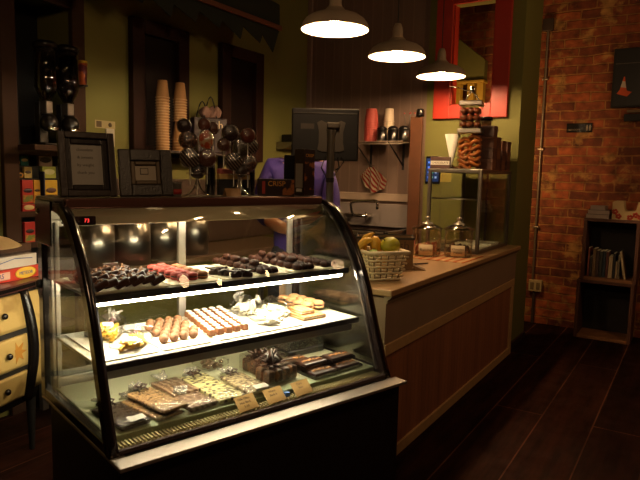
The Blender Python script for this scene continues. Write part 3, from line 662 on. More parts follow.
# wafer sticks
wf = MB().box(-0.0125, -0.058, 0, 0.0125, 0.058, 0.019, 0.003).build('wafer_stick', mat('wafer_tan', 'b68552', 0.7, 0, 0.2, 40, 0.2))
MB().box(-0.0127, -0.059, 0.0075, 0.0127, 0.059, 0.011, 0.001).build('cream_layer', mat('wafer_cream', 'eadfc4', 0.6), wf)
for i in range(8):
    o = wf if i == 0 else dup(wf, (0, 0, 0)); lay = i // 5; j = i % 5
    caseobj(o, 1.005 + j * 0.027 + lay * 0.010, 0.375 + lay * 0.03, ZB + lay * 0.0195, -0.06)
    tag(o, 'cream filled wafer stick in the %s layer, %s from the white bags' % (['lower', 'upper'][lay], ORD[j]), 'wafer', 'wafer sticks on the lit shelf')
pl = thing('glass_plate', 'square glass plate under the sandwich cookies', 'plate', W(1.168, 0.565, ZB), CA)
MB().box(-0.07, -0.13, 0, 0.07, 0.13, 0.005, 0.002).build('base', MATS['rail_glass'], pl)
MB().box(-0.074, -0.135, 0.005, 0.074, -0.128, 0.014, 0.002).box(-0.074, 0.128, 0.005, 0.074, 0.135, 0.014, 0.002).box(-0.074, -0.128, 0.005, -0.068, 0.128, 0.014, 0.002).box(0.068, -0.128, 0.005, 0.074, 0.128, 0.014, 0.002).build('rim', MATS['rail_glass'], pl)
ck = make_macaron('sandwich_cookie', 'b08258', 0.031)
for i, (x, y) in enumerate(((-0.034, -0.095), (0.033, -0.097), (-0.034, -0.031), (0.033, -0.033), (-0.033, 0.033), (0.033, 0.031), (-0.034, 0.097), (0.033, 0.095))):
    o = ck if i == 0 else dup(ck, (0, 0, 0)); caseobj(o, 1.168 + x, 0.565 + y, ZB + 0.0055, i * 0.7); o.scale = (1, 1, 1.25)
    tag(o, 'tan sandwich cookie on the glass plate, %s from the glass, %s side' % (ORD[i // 2], ['wafer', 'counter'][i % 2]), 'cookie', 'sandwich cookies on the lit shelf')
# ---- bottom deck
ZD = DZ + 0.001
bbow = mat('brown_ribbon', '2e1a10', 0.4)
def bark_bag(lab, s, t, rz, dims, m, seed, bow=True, lab_tag=False, tilt=0.0, z=ZD):
    th = thing('bark_bag', lab, 'bag', W(s, t, z), CA + rz, 'bagged chocolate bark on the bottom deck'); th.rotation_euler = (tilt, 0, CA + rz)
    MB().box(-dims[0] / 2, -dims[1] / 2, 0.003, dims[0] / 2, dims[1] / 2, 0.003 + dims[2], 0.004).build('chocolate_bark', m, th)
    MB().pillow((0, 0, 0.0), (dims[0] * 1.06, dims[1] * 1.04, dims[2] * 1.7), None, 7, seed, 0.12).build('wrapper', cello, th)
    r = random.Random(seed); tw = MB()
    for i in range(9): tw.tube([(r.uniform(-0.01, 0.01), dims[1] * 0.5, dims[2]), (r.uniform(-0.03, 0.03), dims[1] * 0.5 + 0.025, dims[2] + r.uniform(0, 0.02)), (r.uniform(-0.04, 0.04), dims[1] * 0.5 + 0.045, dims[2] + r.uniform(-0.01, 0.025))], [0.006, 0.009, 0.004], 5)
    tw.build('twisted_top', film, th)
    if bow:
        rb = MB(); c0 = Vector((0, dims[1] * 0.47, dims[2] + 0.012))
        for sg in (-1, 1):
            rb.tube([c0, c0 + Vector((sg * 0.014, 0.006, 0.012)), c0 + Vector((sg * 0.03, 0.0, 0.006)), c0 + Vector((sg * 0.016, -0.006, 0.0)), c0], 0.0045, 6)
            rb.tube([c0, c0 + Vector((sg * 0.012, -0.016, 0.004)), c0 + Vector((sg * 0.02, -0.03, -0.002))], 0.0035, 6)
        rb.build('ribbon_bow', bbow, th)
    if lab_tag: MB().cbox((0.01, -dims[1] * 0.42, dims[2] * 1.5 + 0.006), (0.06, 0.03, 0.0015), 0, (0.15, 0, 0)).build('price_tag', white, th)
    return th
nutbark = speckle('nut_bark', 'a5835a', '5a3a22', 0.56, 75, 0.5)
stripeb = stripes('marbled_bark', '6a4a34', 'a58a72', 0, 0.022, 0.5, 0.6, 0.4, 0.05)
chipbark = speckle('white_chip_bark', '3a2416', 'd8cd98', 0.40, 50, 0.45, 0.2, True)
nutbar = speckle('white_nut_bark', '4b3422', 'b8a683', 0.47, 55, 0.5)
bark_bag('bag of dark chocolate bark with white tag, against the dresser end', 0.118, 0.268, 0.10, (0.11, 0.22, 0.016), choc, 21, True, True)
bark_bag('bag of light nut bark with dark bow, second from the dresser end', 0.258, 0.275, 0.14, (0.105, 0.24, 0.013), nutbark, 22, True, False, 0, ZD + 0.025)
bark_bag('bag of nut bark lying under the light nut bark', 0.240, 0.280, 0.16, (0.105, 0.24, 0.012), nutbark, 23, False)
bark_bag('bag of marbled bark lying farther from the glass', 0.398, 0.41, 0.06, (0.115, 0.18, 0.018), stripeb, 24, False, False)
bark_bag('bag of marbled bark lying closer to the glass', 0.390, 0.232, 0.06, (0.115, 0.14, 0.018), stripeb, 25, False)
bark_bag('bag of white chocolate bark with dark chips and bow', 0.520, 0.322, 0.0, (0.115, 0.32, 0.016), chipbark, 26)
bark_bag('bag of pale nut bark with white tag, beside the gift boxes', 0.650, 0.278, -0.03, (0.105, 0.24, 0.016), nutbar, 27, True, True)
sweet_bag('sweet_bag', 'crumpled clear bag of nut clusters behind the pale bark bags', mat('nut_cluster', '5c4630', 0.6), 24, (0.12, 0.11, 0.07), 0.645, 0.55, ZD, 0.2, None, 31, None, False, fillshape='ball')
# clear gift boxes with bows
for i, (s, t, rz) in enumerate(((0.800, 0.265, 0.05), (0.825, 0.405, 0.05))):
    th = thing('gift_box', 'clear box of brown chocolates with a dark bow, ' + ['closer to the glass', 'behind the first one'][i], 'box', W(s, t, ZD), CA + rz, 'clear gift boxes on the bottom deck'); th.scale = (1.05, 1.25, 1.5)
    f = MB()
    for a in range(4):
        for b2 in range(2): f.cbox((-0.058 + a * 0.039, -0.021 + b2 * 0.042, 0.022), (0.033, 0.036, 0.038), 0.008)
    fo = f.build('chocolates', speckle('box_chocolate', '3a2013', '7a5030', 0.58, 40, 0.5), th); fo['kind'] = 'stuff'
    MB().box(-0.082, -0.046, 0, 0.082, 0.046, 0.052, 0.002).build('clear_box', clearp, th)
    rb = MB(); r = random.Random(i)
    for k in range(9):
        a = k * 0.7 + i; d = Vector((math.cos(a), math.sin(a), 0)); c0 = Vector((-0.03, 0, 0.055))
        rb.tube([c0, c0 + d * 0.022 + Vector((0, 0, 0.03 * r.uniform(0.5, 1.2))), c0 + d * 0.042 + Vector((0, 0, 0.012)), c0 + d * 0.02 + Vector((0, 0, 0.004)), c0], 0.0055, 6)
    rb.box(-0.083, -0.008, 0.052, 0.083, 0.008, 0.0545, 0.0005)
    rb.build('ribbon_bow', bbow, th)
# chocolate tablets with nuts
tab = MB().box(-0.058, -0.034, 0, 0.058, 0.034, 0.02, 0.005).build('chocolate_tablet', mat('tablet_chocolate', '33190e', 0.35, 0, 0.2, 30))
nn = MB()
for i in range(7): nn.ball((-0.042 + i * 0.014, rnd.uniform(-0.008, 0.008), 0.021), (0.0085, 0.006, 0.004), 8, 6, (0, 0, rnd.uniform(0, 3)), 0.3, i)
nn.build('nut_topping', mat('hazelnut', '9a6a3c', 0.6, 0, 0.2), tab)
rim = MB().box(-0.066, -0.041, -0.0006, 0.066, 0.041, 0.0003).box(-0.066, -0.041, 0.0, -0.0645, 0.041, 0.012).box(0.0645, -0.041, 0, 0.066, 0.041, 0.012).box(-0.0645, -0.041, 0, 0.0645, -0.0395, 0.012).box(-0.0645, 0.0395, 0, 0.0645, 0.041, 0.012)
rim.build('plastic_tray', mat('tray_black_plastic', '15100d', 0.25), tab)
for i, (s, t, z) in enumerate(((1.0, 0.205, 0), (1.0, 0.300, 0), (1.0, 0.395, 0), (1.15, 0.215, 0), (1.15, 0.315, 0), (0.995, 0.27, 0.0265), (1.15, 0.265, 0.0265))):
    o = tab if i == 0 else dup(tab, (0, 0, 0)); caseobj(o, s, t, ZD + 0.001 + z, R(2)); o.scale = (1.12, 1.15, 1.1)
    tag(o, 'nut topped dark chocolate tablet, ' + ['lower layer, gift box side, against the glass', 'lower layer, gift box side, second from the glass', 'gift box side, third from the glass', 'lower layer, counter end, against the glass', 'lower layer, counter end, second from the glass', 'lying on top on the gift box side', 'lying on top at the counter end'][i], 'chocolate', 'chocolate tablets on the bottom deck')
ctn = thing('lidded_tray', 'black tray of chocolates with clear domed lid, behind the tablets', 'tray', W(1.13, 0.55, ZD), CA); ctn.scale = (1.15, 1.5, 1.3)
MB().box(-0.10, -0.06, 0, 0.10, 0.06, 0.03, 0.008).build('tray_base', MATS['tray_black_plastic'], ctn)
MB().prism([(-0.10, 0.0305), (0.10, 0.0305), (0.085, 0.058), (-0.085, 0.058)], 1, -0.058, 0.058).build('clear_lid', crinkle('frosted_lid', (0.75, 0.74, 0.68), 1.6, 0.12), ctn)
# price cards inside the glass
kraft = mat('kraft_card', 'b08d50', 0.8, 0, 0.08)
ink = mat('ink', '3a2a18', 0.8)
for i, (s, l) in enumerate(((0.545, 'in front of the white chip bark'), (0.677, 'in front of the pale nut bark'), (0.815, 'beside the blue clip'))):
    th = thing('price_card', 'tan handwritten price card standing behind the glass, ' + l, 'card', W(s, 0.0865, 0.6095), CA, 'tan price cards'); th.rotation_euler = (R(-46), R(-3), CA)
    MB().box(-0.043, -0.001, 0, 0.043, 0.001, 0.062).build('card', kraft, th)
    lines = [['Milk Choc', 'Nut Bark', '5.50'], ['White', 'Bark 6', ''], ['Dark', 'Bars', '']][i]
    for k, t_ in enumerate(lines):
        if t_: text('handwriting', t_, 0.013, ink, th, (-0.004, -0.0013, 0.049 - k * 0.016), (PI / 2, 0, 0), 0.0003)
o = MB().box(-0.012, -0.01, 0, 0.012, 0.01, 0.018, 0.003).build('clip', mat('blue_plastic', '4a74b8', 0.4)); caseobj(o, 0.746, 0.122, 0.6055); tag(o, 'small blue clip between two tan price cards', 'clip')

# ================================================================ ON TOP OF THE CASE
TZ = 1.3925
FACE = R(-29)
def on_case(name, lab, cat, s, t, rz=0.0, group=None, z=TZ): return thing(name, lab, cat, W(s, t, z), CA + rz, group)
carved = mat('carved_frame_wood', '2a1d14', 0.4, 0.1, 0.35, 45, 0.5)
def ring_frame(b, w_, h, bw, d, y0=0.0):
    # bevelled moulding in the x-z plane
    for (x0, x1, z0, z1) in ((-w_ / 2, -w_ / 2 + bw, 0, h), (w_ / 2 - bw, w_ / 2, 0, h), (-w_ / 2 + bw, w_ / 2 - bw, 0, bw), (-w_ / 2 + bw, w_ / 2 - bw, h - bw, h)):
        b.box(x0, y0 - d, z0, x1, y0, z1, 0.004)
    return b
t = on_case('picture_frame', 'larger carved dark frame with handwritten sheet, at the dresser end of the case', 'picture frame', 0.148, 0.625, R(-6), 'frames on the display case'); t.rotation_euler = (R(-11), 0, CA + R(-6))
ring_frame(MB(), 0.210, 0.252, 0.026, 0.024).build('moulding', carved, t)
o = MB(); ring_frame(o, 0.160, 0.202, 0.022, 0.014); o = o.build('inner_moulding', mat('inner_moulding_dark', '1d130d', 0.3, 0.1, 0.3, 40, 0.3), t); o.location = (0, 0, 0.025)
sh = MB().box(-0.060, -0.004, 0.045, 0.060, -0.001, 0.209).build('handwritten_sheet', mat('grey_sheet', '9a958c', 0.7, 0, 0.05), t)
MB().box(-0.10, 0.0005, 0.01, 0.10, 0.006, 0.24).build('backing', blackm, t)
for k, s_ in enumerate(('chocolate', '& sweets', 'by weight', 'thank you')): text('handwriting', s_, 0.016, mat('pencil_grey', '4a443c', 0.8), sh, (-0.005, -0.0045, 0.185 - k * 0.03), (PI / 2, 0, 0), 0.0002)
MB().box(-0.02, 0.006, 0.0, 0.02, 0.012, 0.16, 0.001, (R(-16), 0, 0)).build('easel_leg', blackm, t).location = (0, 0.022, 0.0)
t = on_case('picture_frame', 'smaller wide dark frame with small pale card, beside the paper cups', 'picture frame', 0.400, 0.655, R(-14), 'frames on the display case'); t.rotation_euler = (R(-12), R(-1), CA + R(-14))
ring_frame(MB(), 0.218, 0.196, 0.048, 0.022).build('moulding', mat('speckled_frame', '2e2820', 0.35, 0.2, 0.4, 120, 0.6), t)
o = MB(); ring_frame(o, 0.122, 0.1, 0.018, 0.015); o = o.build('inner_moulding', mat('bronze_lip', '4a3a22', 0.4, 0.3, 0.2), t); o.location = (0, 0, 0.048)
sh = MB().box(-0.046, -0.004, 0.06, 0.046, -0.001, 0.136).build('picture_card', mat('pale_card', 'a79a86', 0.7, 0, 0.05), t)
MB().box(-0.022, -0.0048, 0.092, 0.012, -0.0040, 0.120).build('drawing', mat('pencil_grey', '4a443c'), sh); MB().box(-0.019, -0.0056, 0.095, 0.009, -0.0048, 0.117).build('drawing_ground', MATS['pale_card'], sh)
MB().box(-0.10, 0.0005, 0.01, 0.10, 0.006, 0.185).build('backing', blackm, t)
MB().box(-0.02, 0.006, 0.0, 0.02, 0.012, 0.12, 0.001, (R(-16), 0, 0)).build('easel_leg', blackm, t).location = (0, 0.02, 0.0)

# lollipop stands and their lollipops
def lolly_stand(lab, s, t, h, tiers):
    th = on_case('lollipop_stand', lab, 'stand', s, t, FACE, 'lollipop stands on the display case')
    MB().cyl((0, 0, 0.03), (0, 0, h), 0.006, seg=10).build('stem', steel, th)
    b = MB()
    for i in range(4):
        a = PI / 4 + i * PI / 2; c, sn = math.cos(a), math.sin(a)
        b.tube([(0.004 * c, 0.004 * sn, 0.07), (0.02 * c, 0.02 * sn, 0.035), (0.045 * c, 0.045 * sn, 0.012), (0.07 * c, 0.07 * sn, 0.0045)], 0.004, 7)
    b.build('foot', chrome, th)
    for z, r in tiers:
        MB().tube([(r * math.cos(a * PI / 10), r * math.sin(a * PI / 10), z) for a in range(20)], 0.003, 6, True).tube([(-r, 0, z), (r, 0, z)], 0.003, 6).tube([(0, -r, z), (0, r, z)], 0.003, 6).build('tier_ring', chrome, th)
    return th
lolly_stand('wire lollipop stand on the case, closest to the paper cups', 0.648, 0.675, 0.25, ((0.10, 0.045), (0.19, 0.035)))
lolly_stand('wire lollipop stand on the case, closest to the snack boxes', 0.868, 0.675, 0.24, ((0.10, 0.05), (0.18, 0.04)))
dstr = stripes('striped_choc', '22110a', '8a7a68', 0, 0.012, 0.66, 0.7, 0.35)
lol_m = {'dark': choc, 'milk': milkc, 'stripe': dstr, 'speck': speckle('nut_lolly', '3a2012', '6e4526', 0.52, 90, 0.5), 'orange': speckle('orange_lolly', 'c9531a', 'e0c090', 0.53, 38, 0.45, 0.1), 'olive': mat('olive_lolly', '3c3216', 0.45, 0, 0.25, 40), 'red': mat('rust_lolly', '6b2f18', 0.4, 0, 0.25, 40)}
def lollipop(s, t, dx, dy, z, r, kind, lab, el=1.0):
    th = on_case('lollipop', lab, 'lollipop', s, t, FACE, 'lollipops on the display case', 0)
    th.location = W(s, t, 0) + Euler((0, 0, CA + FACE)).to_matrix() @ Vector((dx, dy, TZ + z))
    M = Euler((PI / 2, 0, 0)).to_matrix().to_4x4()
    MB(Matrix.Diagonal((1, 1, el, 1))).lathe([(0, 0.007), (r * 0.86, 0.007), (r, 0.003), (r, -0.003), (r * 0.86, -0.007), (0, -0.007)], seg=22, M=M).build('candy_disc', lol_m[kind], th)
    MB().cyl((0, 0, -r * el * 0.95), (0, 0, -r * el - 0.075), 0.0022, seg=6).build('stick', white, th)
    MB(Matrix.Diagonal((1, 1, el, 1))).lathe([(0, 0.011), (r * 0.95, 0.010), (r * 1.1, 0.0), (r * 0.95, -0.010), (0, -0.011)], seg=22, M=M).cyl((0, 0, -r * 1.0), (0, 0, -r - 0.035), 0.008, 0.004, 7).build('wrapper', shiny, th)
    return th
def pops(s, cx, base, lst, side):
    for x, y, rp, kind, el, lab in lst: lollipop(s, 0.675, (x - cx) / 232.0, rnd.choice((-0.045, -0.02, 0.01)) if kind != 'dark' else -0.01, (base - y) / 232.0, rp / 205.0, kind, lab, el)
pops(0.648, 199, 197, [(186, 126, 6.5, 'dark', 1, 'round black lollipop, topmost of the stand by the paper cups'), (206, 124, 5.5, 'red', 1, 'rust brown lollipop above the orange and white one'), (208, 139, 6.5, 'orange', 1.35, 'oval orange and white lollipop'), (190, 141, 8, 'speck', 1, 'large nut speckled lollipop under the round black one'), (192, 158, 9, 'stripe', 1, 'striped dark lollipop on the stand by the paper cups'), (209, 158, 8, 'milk', 1, 'milk chocolate lollipop under the orange and white one'), (199, 171, 7, 'dark', 1, 'low dark lollipop on the stand by the paper cups'), (215, 127, 5, 'milk', 1.2, 'shiny wrapped milk lollipop beside the rust brown one')], 0)
pops(0.868, 247, 196, [(237, 129, 8, 'dark', 1, 'round dark lollipop, topmost of the stand by the snack boxes'), (256, 131, 7, 'red', 1, 'rust lollipop, topmost on the monitor side'), (249, 145, 7.5, 'olive', 1.25, 'oval olive brown lollipop in the middle'), (260, 142, 7, 'stripe', 1, 'striped lollipop close to the monitor'), (241, 159, 8.5, 'stripe', 1, 'striped lollipop low on the stand by the snack boxes'), (257, 161, 8, 'speck', 1, 'nut speckled lollipop low on the monitor side'), (230, 142, 6, 'milk', 1, 'milk chocolate lollipop on the frame side of its stand'), (249, 169, 6, 'dark', 1, 'lowest dark lollipop, above the tan tent card')], 0)
t = on_case('tent_card', 'small folded tan card in front of the second lollipop stand', 'card', 0.792, 0.612, FACE + 0.3)
MB().prism([(-0.028, 0), (0.0, 0.036), (0.028, 0), (0.026, 0), (0.0, 0.0335), (-0.026, 0)], 0, -0.036, 0.036).build('card', mat('tan_card', '8f6d45', 0.8), t)
t = on_case('carton', 'pink and yellow carton behind the lollipop stands', 'carton', 0.895, 0.765, FACE * 0.3)
MB().box(-0.08, -0.018, 0.0, 0.08, 0.018, 0.075, 0.002).build('lower_box', blackm, t); MB().box(-0.08, -0.018, 0.0755, 0.08, 0.018, 0.10, 0.002).build('yellow_band', mat('pale_yellow_card', 'c4a162', 0.7), t); MB().box(-0.08, -0.018, 0.1005, 0.08, 0.018, 0.125, 0.004).build('pink_top', mat('pink_card', 'b25a55', 0.7), t)
for s, l in ((0.762, 'between the lollipop stands'), (0.985, 'beside the lying snack box')):
    t = on_case('syrup_bottle', 'dark syrup bottle with chrome pourer ' + l, 'bottle', s, 0.755, 0, 'syrup bottles on the display case')
    MB().lathe([(0, 0), (0.022, 0), (0.024, 0.004), (0.024, 0.12), (0.02, 0.14), (0.009, 0.155), (0.009, 0.175), (0, 0.175)], seg=18).build('bottle', black, t)
    MB().cyl((0, 0, 0.175), (0, 0, 0.195), 0.011, 0.008, 10).tube([(0, 0, 0.19), (0, 0, 0.21), (-0.012, -0.012, 0.222), (-0.024, -0.022, 0.22)], 0.0045, 7).build('pourer', chrome, t)
t = on_case('candy_tin', 'small grey tin with red label between frame and first lollipop stand', 'tin', 0.545, 0.68)
MB().lathe([(0, 0), (0.024, 0), (0.025, 0.002), (0.025, 0.05), (0.026, 0.051), (0.026, 0.06), (0, 0.061)], seg=20).build('body', gray, t); MB().lathe([(0.0252, 0.008), (0.0256, 0.008), (0.0256, 0.03), (0.0252, 0.03)], seg=20).build('label', mat('label_red', '9c2a22', 0.6), t)
gold = mat('gold_print', 'c98a2c', 0.5)
photo = speckle('biscuit_print', '2a120c', '9a5a28', 0.55, 22, 0.35, 0.0)
boxm = mat('snack_box_brown', '28120d', 0.35, 0, 0.1)
t = on_case('snack_box', 'dark snack box lying on its side with gold lettering', 'box', 1.055, 0.635, FACE, 'snack boxes on the display case')
MB().box(-0.088, -0.03, 0, 0.088, 0.03, 0.082, 0.0015).build('carton', boxm, t); text('lettering', 'CRISP', 0.034, gold, t, (0.0, -0.0306, 0.058), (PI / 2, 0, 0)); MB().box(0.03, -0.0308, 0.004, 0.086, -0.0301, 0.078).build('biscuit_picture', photo, t); MB().box(-0.07, -0.0308, 0.01, -0.055, -0.0301, 0.07).build('red_stripe', MATS['label_red'], t)
t = on_case('snack_box', 'dark snack box standing upright in front of the monitor pole', 'box', 1.228, 0.628, R(4), 'snack boxes on the display case')
MB().box(-0.036, -0.036, 0, 0.036, 0.036, 0.232, 0.0015).build('carton', boxm, t); text('lettering', 'CRISP', 0.022, gold, t, (0.0, -0.0366, 0.20), (PI / 2, 0, 0)); MB().box(-0.033, -0.0368, 0.03, 0.033, -0.0361, 0.17).build('biscuit_picture', photo, t)
wl = MB().box(-0.0368, -0.026, 0.04, -0.0361, 0.026, 0.16).build('ingredients_panel', mat('printed_panel', '8d8378', 0.7, 0, 0.1), t)
bc = MB()
for i in range(9): bc.box(-0.0372, -0.02 + i * 0.0045, 0.02, -0.0361, -0.018 + i * 0.0045, 0.036)
bc.build('barcode', white, t)
t = on_case('customer_display', 'slim black display panel standing behind the snack boxes', 'display', 1.238, 0.762, FACE)
MB().box(-0.035, -0.012, 0, 0.035, 0.03, 0.012, 0.003).build('base', black, t); MB().cyl((0, 0.01, 0.012), (0, 0.01, 0.08), 0.008).build('stem', black, t); MB().box(-0.03, 0.0, 0.07, 0.03, 0.016, 0.205, 0.004).build('screen', black, t)

# ================================================================ DRESSER (front corner by the case)
DO = Vector((-2.90, 1.83, 0.03)); DRZ = R(103)
dr = thing('dresser', 'cream painted three drawer dresser with black curved trim', 'dresser', DO, DRZ)
def bow(x, z): return -(0.04 * (1 - ((x + 0.5) / 0.5) ** 2) + 0.045 * math.sin(PI * max(0, min(1, (z - 0.27) / 0.59))))
def sidex(z): return 0.045 * math.sin(PI * max(0, min(1, (z - 0.27) / 0.59))) - 0.03
crm = speckle('aged_cream_paint', '927640', 'b3975a', 0.46, 6, 0.5, 0.05)
def bowed(x0, x1, z0, z1, y_off, th, n=16, nz=8, sx=0.0):
    b = MB(); t = bmesh.new(); G = []
    for j in range(nz + 1):
        z = z0 + (z1 - z0) * j / nz; row = []
        for i in range(n + 1):
            x = x0 + (x1 + sx * sidex(z) - x0) * i / n; y = bow(min(0, x), z) + y_off
            row.append((t.verts.new((x, y, z)), t.verts.new((x, y + th, z))))
        G.append(row)
    for j in range(nz):
        for i in range(n):
            f = t.faces.new((G[j][i][0], G[j][i + 1][0], G[j + 1][i + 1][0], G[j + 1][i][0])); f.smooth = True
            t.faces.new((G[j][i][1], G[j + 1][i][1], G[j + 1][i + 1][1], G[j][i + 1][1]))
    for i in range(n):
        t.faces.new((G[0][i][0], G[0][i][1], G[0][i + 1][1], G[0][i + 1][0])); t.faces.new((G[nz][i][0], G[nz][i + 1][0], G[nz][i + 1][1], G[nz][i][1]))
    for j in range(nz):
        t.faces.new((G[j][0][0], G[j + 1][0][0], G[j + 1][0][1], G[j][0][1])); t.faces.new((G[j][n][0], G[j][n][1], G[j + 1][n][1], G[j + 1][n][0]))
    bmesh.ops.recalc_face_normals(t, faces=t.faces)
    return b._add(t)
bowed(-1.0, 0.0, 0.27, 0.862, 0.0, 0.46, sx=1).build('carcass', blackm, dr)
for i, (z0, z1) in enumerate(((0.675, 0.845), (0.485, 0.645), (0.315, 0.455))):
    d = bowed(-0.95, -0.145, z0, z1, -0.014, 0.012).build('drawer', crm, dr)
    for x in (-0.28, -0.80):
        zc = (z0 + z1) / 2
        MB().ball((x, bow(x, zc) - 0.026, zc), (0.016, 0.014, 0.016), 12, 8).build('knob', black, d)
    if i == 1:
        star = []
        for k in range(14):
            a = k * PI / 7; r = 0.055 if k % 2 == 0 else 0.024
            star.append((-0.215 + r * math.cos(a), 0.565 + r * math.sin(a)))
        MB(Matrix.Translation((0, bow(-0.215, 0.565) - 0.0155, 0)) @ Matrix.Rotation(0, 4, 'Z')).prism(star, 1, 0, 0.004).build('painted_leaf', mat('leaf_gold', 'a8742a', 0.5, 0, 0.2), d)
MB().tube([(-0.118 + 0.02 * math.sin(PI * k / 12), bow(-0.118, 0.29 + 0.57 * k / 12) - 0.008, 0.29 + 0.57 * k / 12) for k in range(13)], 0.026, 10).build('corner_post', black, dr)
bowed(-0.088, -0.012, 0.335, 0.84, -0.012, 0.011).build('end_panel', crm, dr)
sp = MB(); t_ = bmesh.new()
G = []
for j in range(9):
    z = 0.33 + 0.51 * j / 8
    G.append([t_.verts.new((sidex(z) + dx, 0.07 + (0.005 if 0 else 0) + yy_, z)) for dx, yy_ in ((0.001, 0), (0.010, 0), (0.010, 0.34), (0.001, 0.34))])
for j in range(8):
    for k in range(4): t_.faces.new((G[j][k], G[j][(k + 1) % 4], G[j + 1][(k + 1) % 4], G[j + 1][k]))
t_.faces.new(G[0]); t_.faces.new(G[-1]); bmesh.ops.recalc_face_normals(t_, faces=t_.faces)
sp._add(t_); sp.build('side_panel', crm, dr)
top = [(0.03, 0.47), (0.03, 0.02)] + [(0.03 - 1.06 * i / 14, -0.02 - 0.075 * math.sin(PI * i / 14)) for i in range(15)] + [(-1.03, 0.47)]
MB().prism(top, 2, 0.8625, 0.897).build('top', mat('dresser_top', '4a2822', 0.35, 0, 0.15, 8, coat=0.2), dr)
MB().prism([(x + 0.004 if x > 0 else x, y - 0.004) for x, y in top], 2, 0.870, 0.888).build('top_edge', black, dr)
for x, y in ((-0.03, 0.03), (-0.97, 0.03), (-0.03, 0.43), (-0.97, 0.43)):
    MB().cyl((x, y, -0.03), (x, y, 0.27), 0.014, 0.026, 12).build('leg', blackm, dr)
def on_dresser(name, lab, cat, x, y, z, rz=0.0, group=None):
    p = DO + Euler((0, 0, DRZ)).to_matrix() @ Vector((x, y, z)); return thing(name, lab, cat, p, DRZ + rz, group)
t = on_dresser('game_box', 'flat red and white lettered box lowest on the dresser', 'box', -0.24, 0.20, 0.8975, 0.03, 'boxes on the dresser')
MB().box(-0.33, -0.17, 0, 0.30, 0.17, 0.062, 0.002).build('carton', mat('box_red', 'b0301f', 0.5, 0, 0.08), t)
MB().box(-0.32, -0.1709, 0.012, 0.10, -0.1701, 0.05).build('pale_panel', mat('pale_print', 'c9a08c', 0.6), t); text('lettering', 'SNACKERS', 0.034, mat('print_blue', '3d4d86', 0.5), t, (-0.02, -0.1715, 0.031), (PI / 2, 0, 0))
MB().lathe([(0, 0.0008), (0.026, 0.0004), (0.03, 0), (0, 0)], (0.205, -0.1702, 0.031), 24, Matrix.Diagonal((2.4, 1, 1, 1)) @ Euler((PI / 2, 0, 0)).to_matrix().to_4x4()).build('yellow_badge', mat('badge_yellow', 'd0a838', 0.5), t); text('badge_lettering', 'METEOR', 0.024, MATS['print_blue'], t, (0.205, -0.1718, 0.031), (PI / 2, 0, R(8) * 0))
t = on_dresser('game_box', 'white box with blue lines on top of the red lettered box', 'box', -0.25, 0.21, 0.961, -0.02, 'boxes on the dresser')
MB().box(-0.32, -0.165, 0, 0.30, 0.165, 0.062, 0.002).build('carton', mat('box_white', 'b8aea4', 0.6, 0, 0.06), t)
b = MB()
for p0_, p1_ in (((-0.2, 0.012), (-0.1, 0.03)), ((-0.08, 0.035), (-0.02, 0.014)), ((-0.02, 0.014), (0.16, 0.048)), ((0.16, 0.048), (0.27, 0.04))): b.tube([(p0_[0], -0.1655, p0_[1]), (p1_[0], -0.1655, p1_[1])], 0.0022, 5)
b.build('blue_line', MATS['print_blue'], t)
t = on_dresser('wooden_tray', 'dark wooden tray on top of the white box', 'tray', -0.25, 0.23, 1.0245, 0.04)
MB().box(-0.31, -0.16, 0, 0.30, 0.16, 0.012, 0.002).build('base', darkw, t)
for x0, y0, x1, y1 in ((-0.31, -0.16, 0.30, -0.148), (-0.31, 0.148, 0.30, 0.16), (-0.31, -0.148, -0.298, 0.148), (0.288, -0.148, 0.30, 0.148)): MB().box(x0, y0, 0.0122, x1, y1, 0.05, 0.003).build('rim', mat('tray_brown', '4a2f1b', 0.5, 0, 0.3, 30, 0.3), t)
t = on_dresser('sun_hat', 'cream wide brimmed hat resting on the wooden tray', 'hat', -0.22, 0.17, 1.0755, 0)
MB().lathe([(0, 0.15), (0.06, 0.145), (0.085, 0.12), (0.095, 0.07), (0.10, 0.055), (0.16, 0.035), (0.21, 0.004), (0.215, 0.0), (0.205, 0.0), (0.155, 0.028), (0.095, 0.047), (0.0, 0.05)], seg=32).build('brim', mat('straw_cream', 'c9b184', 0.8, 0, 0.08, 40, 0.2), t)
MB().lathe([(0.0972, 0.06), (0.1005, 0.06), (0.0955, 0.085), (0.093, 0.085)], seg=32).build('hat_band', mat('hat_band_dark', '3a2218', 0.7), t)
t = on_dresser('gift_bag', 'dark red bag with white edge behind the cream hat', 'bag', -0.33, 0.432, 0.8975, 0.0)
MB().box(-0.09, -0.03, 0, 0.09, 0.03, 0.40, 0.006).build('bag', mat('wine_red', '5e1820', 0.5), t); MB().box(-0.092, -0.032, 0.38, 0.092, 0.032, 0.402, 0.002).build('white_edge', white, t)

